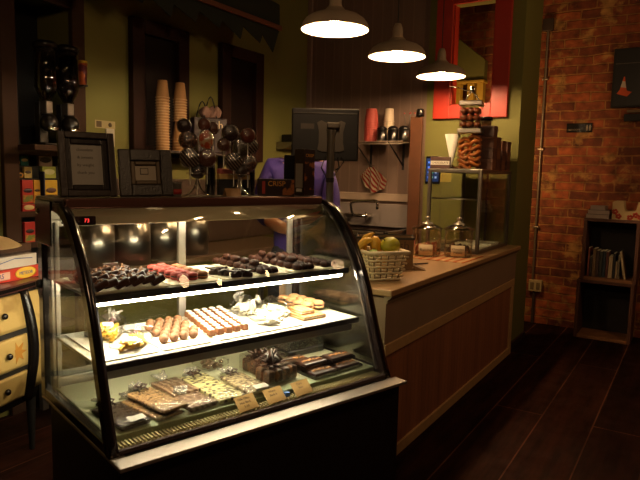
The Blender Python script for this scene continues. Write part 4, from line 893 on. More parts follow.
# ================================================================ LEFT WALL: DISPENSERS, TEA, CUPS
AX = WX + 0.115
def dispenser(lab, y):
    t = thing('candy_dispenser', lab, 'dispenser', (AX, y, 1.6365), PI / 2, 'candy dispensers in the built-in shelf')
    dk = mat('dispenser_black', '17120f', 0.3)
    MB().box(-0.055, -0.06, 0, 0.055, 0.09, 0.015, 0.005).box(-0.03, 0.03, 0.015, 0.03, 0.08, 0.26, 0.006).build('stand', dk, t)
    MB().lathe([(0.02, 0.26), (0.03, 0.27), (0.055, 0.315), (0.066, 0.345), (0.066, 0.57), (0.064, 0.57), (0.064, 0.345), (0.05, 0.315), (0.02, 0.275)], seg=24).build('canister', glass('smoky_plastic', (0.62, 0.58, 0.55), 1.5, 0.05, 1.2, 0.02), t)
    MB().lathe([(0, 0.612), (0.05, 0.61), (0.07, 0.595), (0.071, 0.571), (0, 0.571)], seg=24).build('lid', dk, t)
    MB().box(-0.022, -0.03, 0.19, 0.022, 0.03, 0.262, 0.004).build('chute', mat('chute_grey', '5a5048', 0.35, 0.5), t)
    MB().ball((0, -0.02, 0.135), (0.05, 0.055, 0.055), 18, 12).build('knob_housing', dk, t)
    MB().ball((0, -0.062, 0.10), (0.035, 0.02, 0.022), 14, 9).build('handle', chrome, t)
    return t
d1 = dispenser('clear candy dispenser in the built-in shelf, farther from the yellow lid', 2.203)
dup(d1, (AX, 2.347, 1.6365), label='clear candy dispenser in the built-in shelf, beside the yellow lidded cup')
t = thing('lidded_cup', 'printed cup with yellow lid hung on the frame beside the dispensers', 'cup', (WX + 0.0405, 2.488, 2.035), PI / 2); t.scale = (0.85, 0.85, 0.9)
MB().box(-0.02, -0.075, -0.012, 0.02, 0.0, -0.001, 0.003).box(-0.015, -0.006, -0.012, 0.015, 0.0, 0.10, 0.002).build('bracket', blackm, t)
MB().lathe([(0, 0.0), (0.026, 0.0), (0.033, 0.148), (0, 0.148)], (0, -0.041, 0), 20).build('cup', speckle('cup_print', 'b85a2a', '6a2a3a', 0.5, 18, 0.5, 0), t)
MB().lathe([(0, 0.1485), (0.035, 0.1485), (0.035, 0.162), (0.025, 0.168), (0, 0.168)], (0, -0.041, 0), 20).build('lid', mat('lid_yellow', 'c79a18', 0.4), t)
# tea packets
def packet(lab, y0, y1, z0, z1, base, band, x=-3.455, pic=None):
    t = thing('tea_packet', lab, 'tea packet', (x - 0.012, (y0 + y1) / 2, z0), PI / 2, 'tea packets in the built-in shelf'); w_, h = y1 - y0, z1 - z0
    MB().box(-w_ / 2, -0.012, 0, w_ / 2, 0.012, h, 0.002).build('packet', mat('pk_' + base, base, 0.5, 0, 0.06), t)
    MB().lathe([(0, 0.001), (w_ * 0.4, 0.0005), (w_ * 0.42, 0), (0, 0)], (0, -0.0122, h * 0.55), 20, Matrix.Diagonal((1, 1, 0.45, 1)) @ Euler((PI / 2, 0, 0)).to_matrix().to_4x4()).build('oval_label', mat('pk_' + band, band, 0.5), t)
    if pic: MB().box(-w_ / 2 + 0.004, -0.0131, h * 0.06, w_ / 2 - 0.004, -0.0121, h * 0.36).build('picture', pic, t)
    return t
herb = speckle('herb_print', '6a7a30', 'b0762a', 0.5, 40, 0.5, 0)
tr = thing('tea_rack', 'black stepped tea rack inside the built-in shelf', 'rack', (0, 0, 0))
MB().box(-3.62, N0 + 0.01, 1.2355, -3.60, N1 - 0.01, 1.565, 0.002).build('back_panel', blackm, tr)
MB().box(-3.598, N0 + 0.01, 1.2355, -3.485, N1 - 0.01, 1.281, 0.002).build('lower_step', blackm, tr)
MB().box(-3.598, N0 + 0.01, 1.2815, -3.50, N1 - 0.01, 1.436, 0.002).build('middle_step', blackm, tr)
MB().box(-3.598, N0 + 0.01, 1.4365, -3.515, N1 - 0.01, 1.512, 0.002).build('upper_step', blackm, tr)
MB().box(-3.499, 2.246, 1.2815, -3.447, 2.254, 1.48, 0.001).build('divider', mat('divider_blue', '1c2350', 0.5), tr)
packet('teal tea packet on the top step of the rack', 2.143, 2.194, 1.513, 1.575, '1f6b63', 'd8c890', -3.52)
packet('cream and gold tea packet under the teal one', 2.145, 2.196, 1.4375, 1.505, 'b49c56', '3a2a1a', -3.49)
packet('silver brown tea packet on the top step beside the picture frame', 2.262, 2.355, 1.513, 1.585, '8a6d5c', '3a2a20', -3.52)
packet('lime green tea packet under the silver brown one', 2.264, 2.359, 1.4375, 1.511, 'a8b048', 'd8d8a0', -3.49)
packet('red tea packet with herb picture on the lower step', 2.117, 2.188, 1.2825, 1.426, 'b8281c', '2a1a30', -3.47, herb)
packet('yellow tea packet squeezed beside the blue divider', 2.196, 2.240, 1.2825, 1.427, 'd0a02a', '3a2418', -3.475, herb)
packet('yellow tea packet with biscuit picture beside the picture frame', 2.269, 2.357, 1.2825, 1.427, 'd8b02a', '4a2418', -3.475, photo)
packet('short red tea packet in front of the rack foot', 2.106, 2.189, 1.2355, 1.279, 'b02018', 'd8c890', -3.455)
packet('red tea packet alone on the shelf below the rack', 2.116, 2.184, 1.0455, 1.17, 'b02420', '2a1a18', -3.455, herb)
for z, l in ((1.513, 'upper'), (1.4375, 'lower')):
    t = thing('tea_tin', 'small round tea tin lid at the edge of the rack, %s one' % l, 'tin', (-3.50 if z < 1.5 else -3.53, 2.116, z), 0, 'tea tins')
    MB().lathe([(0, 0.02), (0.016, 0.02), (0.018, 0.0), (0, 0)], (0, 0, 0.018), 18, Euler((0, PI / 2, 0)).to_matrix().to_4x4()).build('tin', blackm, t)
    MB().lathe([(0.010, 0.0215), (0.015, 0.0215), (0.015, 0.0202), (0.010, 0.0202)], (0, 0, 0.018), 18, Euler((0, PI / 2, 0)).to_matrix().to_4x4()).build('gold_ring', gold, t)
# banknote and white box on the wall
t = thing('banknote', 'banknote pinned on the olive wall above the picture frames', 'banknote', (WX + 0.001, 2.71, 1.805), PI / 2)
MB().box(-0.082, -0.002, -0.026, 0.082, 0.0, 0.026).build('paper', mat('note_paper', 'a8986c', 0.7, 0, 0.08), t)
MB().box(-0.072, -0.0028, -0.02, -0.03, -0.0021, 0.02).build('portrait_panel', mat('note_ink', '5a4a30', 0.7), t); MB().lathe([(0, 0.0006), (0.015, 0.0006), (0.015, 0), (0, 0)], (0.04, -0.0021, 0), 18, Euler((PI / 2, 0, 0)).to_matrix().to_4x4()).build('seal', MATS['note_ink'], t)
t = thing('wall_switch', 'white switch plate directly under the banknote', 'switch', (WX + 0.001, 2.745, 1.71), PI / 2)
MB().box(-0.035, -0.012, -0.055, 0.035, 0, 0.07, 0.004).build('plate', mat('switch_white', 'b8ae9c', 0.5), t); MB().box(-0.01, -0.018, -0.01, 0.01, -0.0125, 0.02, 0.002).build('rocker', MATS['switch_white'], t)
# wall shelf with inverted paper cups and gift bag
t = thing('wall_shelf', 'narrow dark wall shelf carrying the paper cup stacks', 'shelf', (0, 0, 0))
MB().box(-3.394, 2.98, 1.63, -3.20, 3.86, 1.648, 0.003).build('board', darkw, t)
for y in (3.05, 3.78): MB().prism([(-3.394, 1.6295), (-3.25, 1.6295), (-3.394, 1.50)], 1, y, y + 0.02).build('bracket', darkw, t)
cupm = mat('paper_cup_kraft', 'a87c4e', 0.7, 0, 0.06); rimm = mat('cup_rim', 'd0a878', 0.6)
def make_cup(rb, rt, h):
    o = MB().lathe([(rt, 0.0), (rt - 0.002, 0.004), (rb, h - 0.004), (rb - 0.002, h), (0, h - 0.001), (0, h - 0.003), (rb - 0.004, h - 0.006), (rt - 0.004, 0.004), (rt - 0.003, 0.0)], seg=22).build('paper_cup', cupm)
    MB().tube([(rt * math.cos(a * PI / 11), rt * math.sin(a * PI / 11), 0.003) for a in range(22)], 0.003, 6, True).build('rolled_rim', rimm, o)
    return o
cA = make_cup(0.034, 0.049, 0.125); cB = make_cup(0.037, 0.060, 0.135)
def stack(src, x, y, z0, n, sp, lab, grp, start=0, used=False):
    for i in range(n):
        o = src if (i == 0 and not used) else dup(src, (0, 0, 0)); o.location = (x, y, z0 + i * sp)
        tag(o, 'upside down kraft paper cup, %s from the bottom %s' % (ORD[start + i], lab), 'paper cup', grp)
stack(cA, -3.30, 3.09, 1.6485, 20, 0.0195, 'of the taller single stack', 'cup stack beside the frame')
stack(cB, -3.30, 3.262, 1.6485, 5, 0.021, 'of the stack with wide cups', 'cup stack beside the gift bag')
stack(cA, -3.30, 3.262, 1.6485 + 4 * 0.021 + 0.1355, 9, 0.0195, 'of the stack with wide cups', 'cup stack beside the gift bag', 5, True)
t = thing('gift_bag', 'dark gift bag with cream lettering beside the paper cup stacks', 'bag', (-3.28, 3.55, 1.6485), PI / 2 - 0.5)
MB().box(-0.135, -0.05, 0, 0.135, 0.05, 0.27, 0.008).build('bag', mat('gift_bag_dark', '2a1418', 0.45), t)
text('lettering', 'Lynch', 0.085, mat('script_cream', 'b8a080', 0.6), t, (0, -0.0508, 0.215), (PI / 2, 0, 0), 0.0005)
tf = MB()
for i in range(8): tf.pillow((rnd.uniform(-0.09, 0.09), rnd.uniform(-0.02, 0.02), 0.27), (0.075, 0.05, 0.09), (rnd.uniform(-0.4, 0.4), rnd.uniform(-0.6, 0.6), rnd.uniform(0, 3)), 4, i, 0.5)
tf.build('tissue_paper', mat('tissue_rose', '8a6658', 0.7), t)
hd = MB().tube([(-0.05, -0.04, 0.26)] + [(-0.05 + 0.1 * k / 8, -0.04, 0.27 + 0.16 * math.sin(PI * k / 8)) for k in range(9)] + [(0.05, -0.04, 0.26)], 0.005, 6); hd.build('handle', blackm, t)
MB().tube([(-0.09, 0.04, 0.26)] + [(-0.09 + 0.1 * k / 8, 0.04, 0.27 + 0.13 * math.sin(PI * k / 8)) for k in range(9)] + [(0.01, 0.04, 0.26)], 0.005, 6).build('handle', blackm, t)
# small corner shelf right of the last window
t = thing('corner_shelf', 'small olive shelf on the wall behind the monitor', 'shelf', (0, 0, 0))
MB().prism([(-3.449, 1.80), (-3.27, 1.80), (-3.27, 1.785), (-3.34, 1.745), (-3.449, 1.73)], 1, 4.67, 5.1).build('board', mat('shelf_olive', '6b6340', 0.6), t)
t = thing('radio', 'black flat radio lying on the small olive shelf', 'radio', (-3.36, 4.87, 1.8005), PI / 2)
MB().box(-0.15, -0.07, 0, 0.15, 0.07, 0.075, 0.01).build('body', black, t); MB().box(-0.13, -0.0735, 0.012, 0.0, -0.0705, 0.062, 0.001).build('speaker_panel', gray, t); MB().cyl((0.09, -0.07, 0.037), (0.09, -0.082, 0.037), 0.018).build('knob', chrome, t)

# ================================================================ BEHIND THE CASE
t = thing('work_table', 'steel topped work table along the olive wall behind the case', 'table', (0, 0, 0))
MB().box(-3.40, 2.10, 0.88, -2.85, 4.40, 0.92, 0.004).build('tabletop', mat('worktop_brown', '5a4430', 0.4, 0.1), t)
for x in (-3.36, -2.90):
    for y in (2.15, 4.34): MB().box(x - 0.02, y - 0.02, 0, x + 0.02, y + 0.02, 0.88, 0.003).build('leg', alu, t)
MB().box(-3.448, 2.55, 0.9205, -3.432, 5.1, 1.44, 0.002).build('back_panel', mat('splash_brown', '3e2c20', 0.5, 0, 0.2, 5), t)
MB().box(-3.38, 2.18, 0.30, -2.88, 4.32, 0.33, 0.003).build('lower_shelf', alu, t)
def canister(lab, x, y, r, h):
    t = thing('steel_canister', lab, 'canister', (x, y, 0.9205), 0, 'steel canisters on the work table')
    MB().lathe([(0, 0), (r, 0), (r, h * 0.9), (r * 0.97, h * 0.9), (r * 0.97, 0.01), (0, 0.01)], seg=32).build('body', steel, t)
    MB().lathe([(0, h + 0.03), (0.012, h + 0.03), (0.014, h + 0.012), (0.02, h + 0.005), (r * 0.98, h * 0.93), (r * 1.02, h * 0.905), (0, h * 0.9005)], seg=32).build('lid', chrome, t)
canister('wide steel canister on the work table, closest to the dresser', -2.99, 2.26, 0.115, 0.34)
canister('wide steel canister second along the work table', -2.99, 2.53, 0.12, 0.34)
canister('steel canister third along the work table', -2.99, 2.80, 0.115, 0.34)
canister('tall steel canister farthest along the work table', -3.0, 3.10, 0.10, 0.36)
# sink unit on the panelled wall
t = thing('sink_unit', 'pale steel sink with high splashback on the panelled wall', 'sink', (0, 0, 0))
sinkm = mat('sink_pale', 'a89a94', 0.35, 0.25, 0.04)
MB().box(-3.20, 5.15, 1.016, -2.24, 5.195, 1.235, 0.006).build('splashback', sinkm, t)
MB().box(-3.20, 4.62, 0.98, -2.24, 4.66, 1.015, 0.004).box(-3.20, 4.66, 0.98, -3.16, 5.149, 1.015, 0.004).box(-2.28, 4.66, 0.98, -2.24, 5.149, 1.015, 0.004).build('rim', steel, t)
MB().box(-3.20, 4.62, 0.55, -2.24, 4.635, 0.98).box(-3.20, 5.135, 0.55, -2.24, 5.15, 0.98).box(-3.20, 4.635, 0.55, -3.185, 5.135, 0.98).box(-2.255, 4.635, 0.55, -2.24, 5.135, 0.98).box(-3.185, 4.635, 0.55, -2.255, 5.135, 0.565).build('basin', mat('basin_dark', '3a3430', 0.4, 0.4), t)
for x in (-3.17, -2.27):
    for y in (4.65, 5.12): MB().cyl((x, y, 0), (x, y, 0.55), 0.018).build('leg', steel, t)
fa = MB().cyl((-2.86, 5.149, 1.12), (-2.86, 5.06, 1.12), 0.02).cyl((-2.66, 5.149, 1.12), (-2.66, 5.06, 1.12), 0.02).tube([(-2.90, 5.06, 1.12), (-2.62, 5.06, 1.12)], 0.018, 12)
fa = fa.tube([(-2.80, 5.05, 1.125), (-2.80, 5.02, 1.165), (-2.80, 5.0, 1.225), (-2.785, 4.99, 1.245), (-2.74, 4.97, 1.255), (-2.52, 4.93, 1.275), (-2.485, 4.92, 1.27), (-2.475, 4.92, 1.24), (-2.475, 4.92, 1.195)], 0.0135, 10).build('faucet', chrome, t)
for x in (-2.90, -2.63): MB().cyl((x, 5.06, 1.12), (x, 5.0, 1.12), 0.016, 0.012).box(x - 0.006, 4.985, 1.08, x + 0.006, 5.0, 1.16, 0.004).build('handle', chrome, fa)
struct(MB().box(-3.398, 5.165, 1.262, -2.22, 5.199, 1.335, 0.006).build('trim_2', mat('cream_ledge', 'b8a08c', 0.5)))
t = thing('end_board', 'upright wooden board at the end of the panelled wall', 'board', (0, 0, 0))
MB().box(-2.215, 5.0, 0.0, -2.105, 5.03, 2.03, 0.003).build('board', mat('orange_brown_wood', '5e3820', 0.5, 0, 0.25, 14), t); MB().box(-2.215, 5.0305, 0.0, -2.19, 5.198, 2.0, 0.003).build('return_board', MATS['orange_brown_wood'], t)
t = thing('black_cap', 'black rounded jar lid on top of the wooden end board', 'lid', (-2.13, 5.015, 2.0305))
MB().lathe([(0, 0), (0.035, 0), (0.037, 0.01), (0.037, 0.05), (0.03, 0.065), (0, 0.07)], seg=20).build('lid', black, t)
# wire shelf
t = thing('wire_shelf', 'wire shelf on the panelled wall holding cups and canisters', 'shelf', (0, 0, 0))
wr = MB()
for i in range(29): wr.tube([(-2.78 + i * 0.0196, 5.19, 1.808), (-2.78 + i * 0.0196, 4.86, 1.808), (-2.78 + i * 0.0196, 4.858, 1.785)], 0.0022, 5)
for y, z in ((4.858, 1.808), (4.858, 1.785), (5.02, 1.805), (5.188, 1.808)): wr.tube([(-2.785, y, z), (-2.222, y, z)], 0.004, 6)
wr.build('wire_grid', mat('wire_cream', '9a8878', 0.4, 0.3), t)
for x in (-2.70, -2.36): MB().tube([(x, 4.87, 1.80), (x, 5.195, 1.60)], 0.006, 6).box(x - 0.01, 5.19, 1.56, x + 0.01, 5.1985, 1.80).build('bracket', blackm, t)
redc = make_cup(0.05, 0.0655, 0.13); redc.name = 'red_cup'; redc.data.materials[0] = mat('red_cup_paper', 'a8443a', 0.6, 0, 0.06); redc.children[0].data.materials[0] = MATS['red_cup_paper']
whc = make_cup(0.04, 0.050, 0.12); whc.name = 'white_cup'; whc.data.materials[0] = mat('white_cup_paper', 'c9b49c', 0.6, 0, 0.04); whc.children[0].data.materials[0] = MATS['white_cup_paper']
for i in range(9):
    o = redc if i == 0 else dup(redc, (0, 0, 0)); o.location = (-2.585, 4.96, 1.8105 + i * 0.021); tag(o, 'upside down red paper cup on the wire shelf, %s from the bottom' % ORD[i], 'paper cup', 'red cup stack on the wire shelf')
for i in range(10):
    o = whc if i == 0 else dup(whc, (0, 0, 0)); o.location = (-2.455, 5.06, 1.8105 + i * 0.0205); tag(o, 'upside down white paper cup on the wire shelf, %s from the bottom' % ORD[i], 'paper cup', 'white cup stack on the wire shelf')
def tumbler(lab, x, y):
    t = thing('steel_shaker', lab, 'shaker', (x, y, 1.8105), 0, 'steel shakers on the wire shelf')
    MB().lathe([(0, 0), (0.045, 0), (0.047, 0.004), (0.047, 0.105), (0.0, 0.105)], seg=24).build('body', mat('dark_steel', '6a6664', 0.28, 1.0, 0.05), t); MB().lathe([(0, 0.138), (0.02, 0.136), (0.04, 0.125), (0.049, 0.11), (0.049, 0.1055), (0, 0.1055)], seg=24).build('lid', black, t)
for x, l in ((-2.445, 'closest to the red cups'), (-2.335, 'in the middle of the three'), (-2.228, 'closest to the wooden end board')): tumbler('dark steel shaker on the wire shelf, ' + l, x - 0.012, 4.925)
t = thing('utensil_cup', 'dark cup of red tipped stirrers at the end of the wire shelf', 'cup', (-2.262, 5.08, 1.8105))
MB().lathe([(0, 0), (0.03, 0), (0.034, 0.11), (0.031, 0.11), (0.028, 0.01), (0, 0.01)], seg=18).build('cup', blackm, t)
for i in range(4):
    a = i * 1.7; e = Vector((0.05 * math.cos(a), 0.02 * math.sin(a), 0.26)); st = MB().tube([(0.01 * math.cos(a), 0.01 * math.sin(a), 0.012), e], 0.0025, 6).build('stirrer', gray, t); MB().ball(e, 0.008, 8, 6).build('red_tip', MATS['label_red'], st)
t = thing('pepper_mill', 'slim cream jar at the monitor end of the wire shelf', 'jar', (-2.735, 4.93, 1.8105))
MB().lathe([(0, 0), (0.028, 0), (0.028, 0.10), (0.02, 0.11), (0, 0.11)], seg=18).build('jar', clearp, t); MB().lathe([(0, 0.111), (0.024, 0.111), (0.024, 0.15), (0, 0.152)], seg=18).build('cap', cream, t)
# striped towel hanging on a hook
tw = thing('tea_towel', 'red and white striped tea towel hanging on the panelled wall', 'towel', (-2.665, 5.17, 1.58))
b = MB(); tt = bmesh.new(); nU, nV = 22, 14; G = []
for j in range(nV + 1):
    v = j / nV; row = []
    for i in range(nU + 1):
        u = i / nU * 2 - 1; wdt = 0.03 + 0.115 * min(1, v * 1.9) * (1 - 0.35 * max(0, v - 0.6) / 0.4); z = -0.245 * v * (1 - 0.18 * abs(u) * (1 if u > 0 else 1.9)); x = u * wdt + 0.03 * v; y = -0.03 - 0.022 * math.sin(u * 9 + v * 2) * min(1, v * 2) - 0.02 * (1 - abs(u))
        row.append(tt.verts.new((x, y, z)))
    G.append(row)
for j in range(nV):
    for i in range(nU): f = tt.faces.new((G[j][i], G[j][i + 1], G[j + 1][i + 1], G[j + 1][i])); f.smooth = True
bmesh.ops.solidify(tt, geom=tt.faces[:], thickness=0.004); b._add(tt)
b.build('cloth', stripes('towel_stripes', 'b03a2a', 'd8c4a8', 0, 0.028, 0.5, 0.6, 0.8, 0.03), tw)
MB().tube([(0, 0.029, 0.02), (0, -0.03, 0.02), (0, -0.045, 0.0), (0, -0.045, 0.02)], 0.004, 6).build('hook', chrome, tw)

# register monitor on a pole
MP = Vector((-1.735, 2.855, 0.9385)); MR = R(32)
t = thing('register_monitor', 'black register monitor seen from behind on a grey pole', 'monitor', MP, MR)
MB().box(-0.09, -0.07, 0, 0.09, 0.07, 0.014, 0.004).build('base_plate', blackm, t)
pole = MB().cyl((0, 0, 0.0145), (0, 0, 0.80), 0.021, seg=18).build('pole', mat('pole_grey', '6a6258', 0.4, 0.4), t)
MB().cyl((0, 0, 0.52), (0, 0, 0.545), 0.024, seg=18).build('clamp_ring', blackm, pole)
scr = MB().box(-0.222, 0.055, 0.64, 0.155, 0.085, 0.93, 0.008).build('screen_housing', mat('monitor_black', '16110f', 0.4), t)
MB().box(-0.209, 0.0845, 0.655, 0.142, 0.0865, 0.917).build('screen', mat('screen_dim', '0a1020', 0.15), scr)
MB().box(-0.212, 0.048, 0.898, 0.145, 0.0548, 0.904, 0.001).build('vent_ridge', gray, scr); MB().box(-0.17, 0.0535, 0.815, -0.095, 0.0548, 0.845).build('rating_label', mat('label_silver', '8d857c', 0.5), scr)
va = MB().prism([(-0.075, 0.70), (-0.05, 0.69), (0.05, 0.69), (0.075, 0.70), (0.068, 0.74), (0.068, 0.80), (0.08, 0.85), (0.055, 0.862), (0.03, 0.85), (-0.03, 0.85), (-0.055, 0.862), (-0.08, 0.85), (-0.068, 0.80), (-0.068, 0.74)], 1, 0.036, 0.0545).build('wall_mount_plate', MATS['pole_grey'], t)
MB().cyl((0, 0.0, 0.80), (0, 0.036, 0.80), 0.026, seg=18).box(-0.025, -0.03, 0.815, 0.045, 0.036, 0.845, 0.006).build('swivel_joint', MATS['pole_grey'], t)
MB().tube([(0.04, 0.05, 0.66), (0.05, 0.03, 0.60), (0.02, 0.028, 0.55), (0.0, 0.03, 0.50), (0.0, 0.03, 0.3)], 0.004, 6).tube([(-0.03, 0.05, 0.66), (-0.05, 0.035, 0.60), (-0.01, 0.03, 0.53)], 0.004, 6).tube([(0.06, 0.05, 0.66), (0.075, 0.04, 0.635), (0.05, 0.035, 0.60), (0.03, 0.03, 0.59)], 0.004, 6).build('cable', blackm, t)

# ================================================================ ON THE COUNTER
KZ = 0.9385
def on_counter(name, lab, cat, x, y, rz=0.0, group=None, z=KZ): return thing(name, lab, cat, (x, y, z), rz, group)
# wicker basket
t = on_counter('wicker_basket', 'white square wicker basket of fruit at the near counter corner', 'basket', -1.452, 2.945, R(50))
b = MB(); H = 0.155; n = 9
def bsk(z): k = z / H; return 0.082 + 0.030 * k
for j in range(n):
    z0 = H * j / n + 0.009; a = bsk(z0); pts = []
    for s_ in range(4):
        for i in range(10):
            u = -1 + 2 * i / 10; wv = 0.008 * (1 if (i + j) % 2 else -1); q = (u * a, -(a + wv))
            for _ in range(s_): q = (-q[1], q[0])
            pts.append((q[0], q[1], z0))
    b.tube(pts, 0.0066, 6, True)
b.build('woven_side', mat('whitewashed_wicker', 'e0cca8', 0.6, 0, 0.12, 60, 0.2), t)
a = bsk(H) + 0.004
MB().tube([(-a, -a, H), (a, -a, H), (a, a, H), (-a, a, H)], 0.010, 8, True).build('rim', MATS['whitewashed_wicker'], t)
MB().box(-0.078, -0.078, 0.0, 0.078, 0.078, 0.008, 0.002).build('base', MATS['whitewashed_wicker'], t)
ln = MB()
for s_ in range(4):
    ln.T = Matrix.Rotation(s_ * PI / 2, 4, 'Z')
    for i in range(5):
        u = -0.8 + 0.4 * i; ln.tube([(u * bsk(0), -bsk(0) + 0.0, 0.006), (u * bsk(H), -bsk(H) + 0.0, H)], 0.004, 6)
ln.build('stakes', mat('wicker_stake', '8a7658', 0.7), t)
def in_basket(dx, dy, z): return t.location + Euler((0, 0, R(50))).to_matrix() @ Vector((dx, dy, z))
BR = R(24)
def fruit(name, lab, cat, dx, dy, z, build, grp=None):
    o = thing(name, lab, cat, t.location + Euler((0, 0, BR)).to_matrix() @ Vector((dx, dy, 0)) + Vector((0, 0, z)), BR, grp); build(o); return o
gy = mat('green_yellow_peel', 'a8a02a', 0.4, 0, 0.12, 14); yl = mat('mango_yellow', 'd09a2c', 0.42, 0, 0.15, 10); bn = mat('banana_yellow', 'd8a838', 0.5, 0, 0.1, 12)
def melon(o):
    MB().ball((0, 0, 0), (0.054, 0.054, 0.048), 22, 14).build('fruit_body', gy, o); MB().cyl((-0.03, -0.028, 0.03), (-0.036, -0.034, 0.036), 0.004, 0.003, 8).build('stem', darkw, o)
fruit('pomelo', 'round green yellow pomelo on top of the wicker basket', 'fruit', 0.052, -0.01, 0.185, melon)
def mango(o): MB().ball((0, 0, 0), (0.034, 0.036, 0.060), 18, 12, (0.2, -0.25, 0), 0.08, 4).build('fruit_body', yl, o); MB().cyl((0.014, 0, 0.056), (0.016, 0, 0.064), 0.003, seg=8).build('stem', darkw, o)
fruit('mango', 'upright yellow mango beside the pomelo in the basket', 'fruit', -0.026, 0.005, 0.175, mango, None)
def banana(o):
    P_ = [(-0.06 + 0.010 * k, 0.0, 0.045 * math.sin(PI * k / 12) + 0.02 * (k > 8) * (k - 8) / 4) for k in range(13)]
    MB().tube(P_, [0.006, 0.013, 0.017, 0.019, 0.02, 0.02, 0.02, 0.019, 0.018, 0.016, 0.012, 0.007, 0.005], 10).build('fruit_body', bn, o); MB().cyl(P_[-1], (P_[-1][0] + 0.008, 0, P_[-1][2] + 0.012), 0.005, 0.004, 8).build('stem', darkw, o)
o = fruit('banana', 'yellow banana lying on the case side of the basket', 'fruit', -0.078, -0.02, 0.165, banana); o.rotation_euler = (0.2, -0.5, BR + 0.5)
o = fruit('banana', 'yellow banana standing behind the mango in the basket', 'fruit', -0.055, 0.045, 0.185, banana); o.rotation_euler = (0.1, -1.0, BR + 0.2)
def lime(o): MB().ball((0, 0, 0), (0.03, 0.03, 0.028), 16, 10).build('fruit_body', mat('lime_green', '8aa048', 0.45, 0, 0.1), o); MB().cyl((0, 0, 0.026), (0, 0, 0.031), 0.004, seg=8).build('stem', darkw, o)
fruit('lime', 'pale green lime half sunk between the bananas and basket rim', 'fruit', -0.035, -0.07, 0.14, lime)
fruit('mango', 'yellow mango lying at the bottom of the wicker basket', 'fruit', 0.01, 0.05, 0.075, mango)
# fruit box behind the basket
t2 = on_counter('produce_box', 'brown card produce box with printed lettering behind the basket', 'box', -1.615, 3.33, R(27))
cb = mat('box_card', '6e5434', 0.7, 0, 0.08); 
MB().box(-0.17, -0.10, 0, 0.17, -0.095, 0.19).box(-0.17, 0.095, 0, 0.17, 0.10, 0.19).box(-0.17, -0.095, 0, -0.165, 0.095, 0.19).box(0.165, -0.095, 0, 0.17, 0.095, 0.19).box(-0.165, -0.095, 0, 0.165, 0.095, 0.006).build('carton', cb, t2)
MB().box(-0.175, -0.105, 0.183, 0.175, -0.100, 0.197).box(-0.175, 0.1005, 0.183, 0.175, 0.105, 0.197).box(-0.175, -0.1, 0.191, -0.170, 0.1, 0.197).box(0.1705, -0.1, 0.191, 0.175, 0.1, 0.197).build('dark_rim', blackm, t2)
text('lettering', 'fresh', 0.07, mat('print_brown', '33220f', 0.7), t2, (0.075, -0.1006, 0.148), (PI / 2, 0, 0))
MB().prism([(0.172, 0.03), (0.25, 0.0), (0.18, 0.0)], 1, -0.10, 0.0).build('card_flap', cb, t2)
# dark domed pan
t = on_counter('domed_pan', 'dark domed roasting pan with side handle behind the produce box', 'pan', -1.80, 3.72, R(25))
MB().lathe([(0, 0), (0.11, 0), (0.135, 0.03), (0.137, 0.07), (0.13, 0.07), (0.105, 0.006), (0, 0.005)], seg=30).build('pan', black, t)
MB().lathe([(0.139, 0.0705), (0.135, 0.085), (0.11, 0.12), (0.06, 0.145), (0, 0.152), (0, 0.148), (0.06, 0.14), (0.105, 0.116), (0.128, 0.085), (0.132, 0.0705)], seg=30).build('domed_lid', mat('enamel_brown_black', '20120c', 0.15, 0, 0.1), t)
MB().tube([(-0.13, -0.03, 0.06), (-0.17, -0.03, 0.065), (-0.175, 0.0, 0.066), (-0.17, 0.03, 0.065), (-0.13, 0.03, 0.06)], 0.008, 8).build('handle', chrome, t); MB().cyl((0, 0, 0.152), (0, 0, 0.175), 0.012, 0.018, 14).build('knob', black, t)
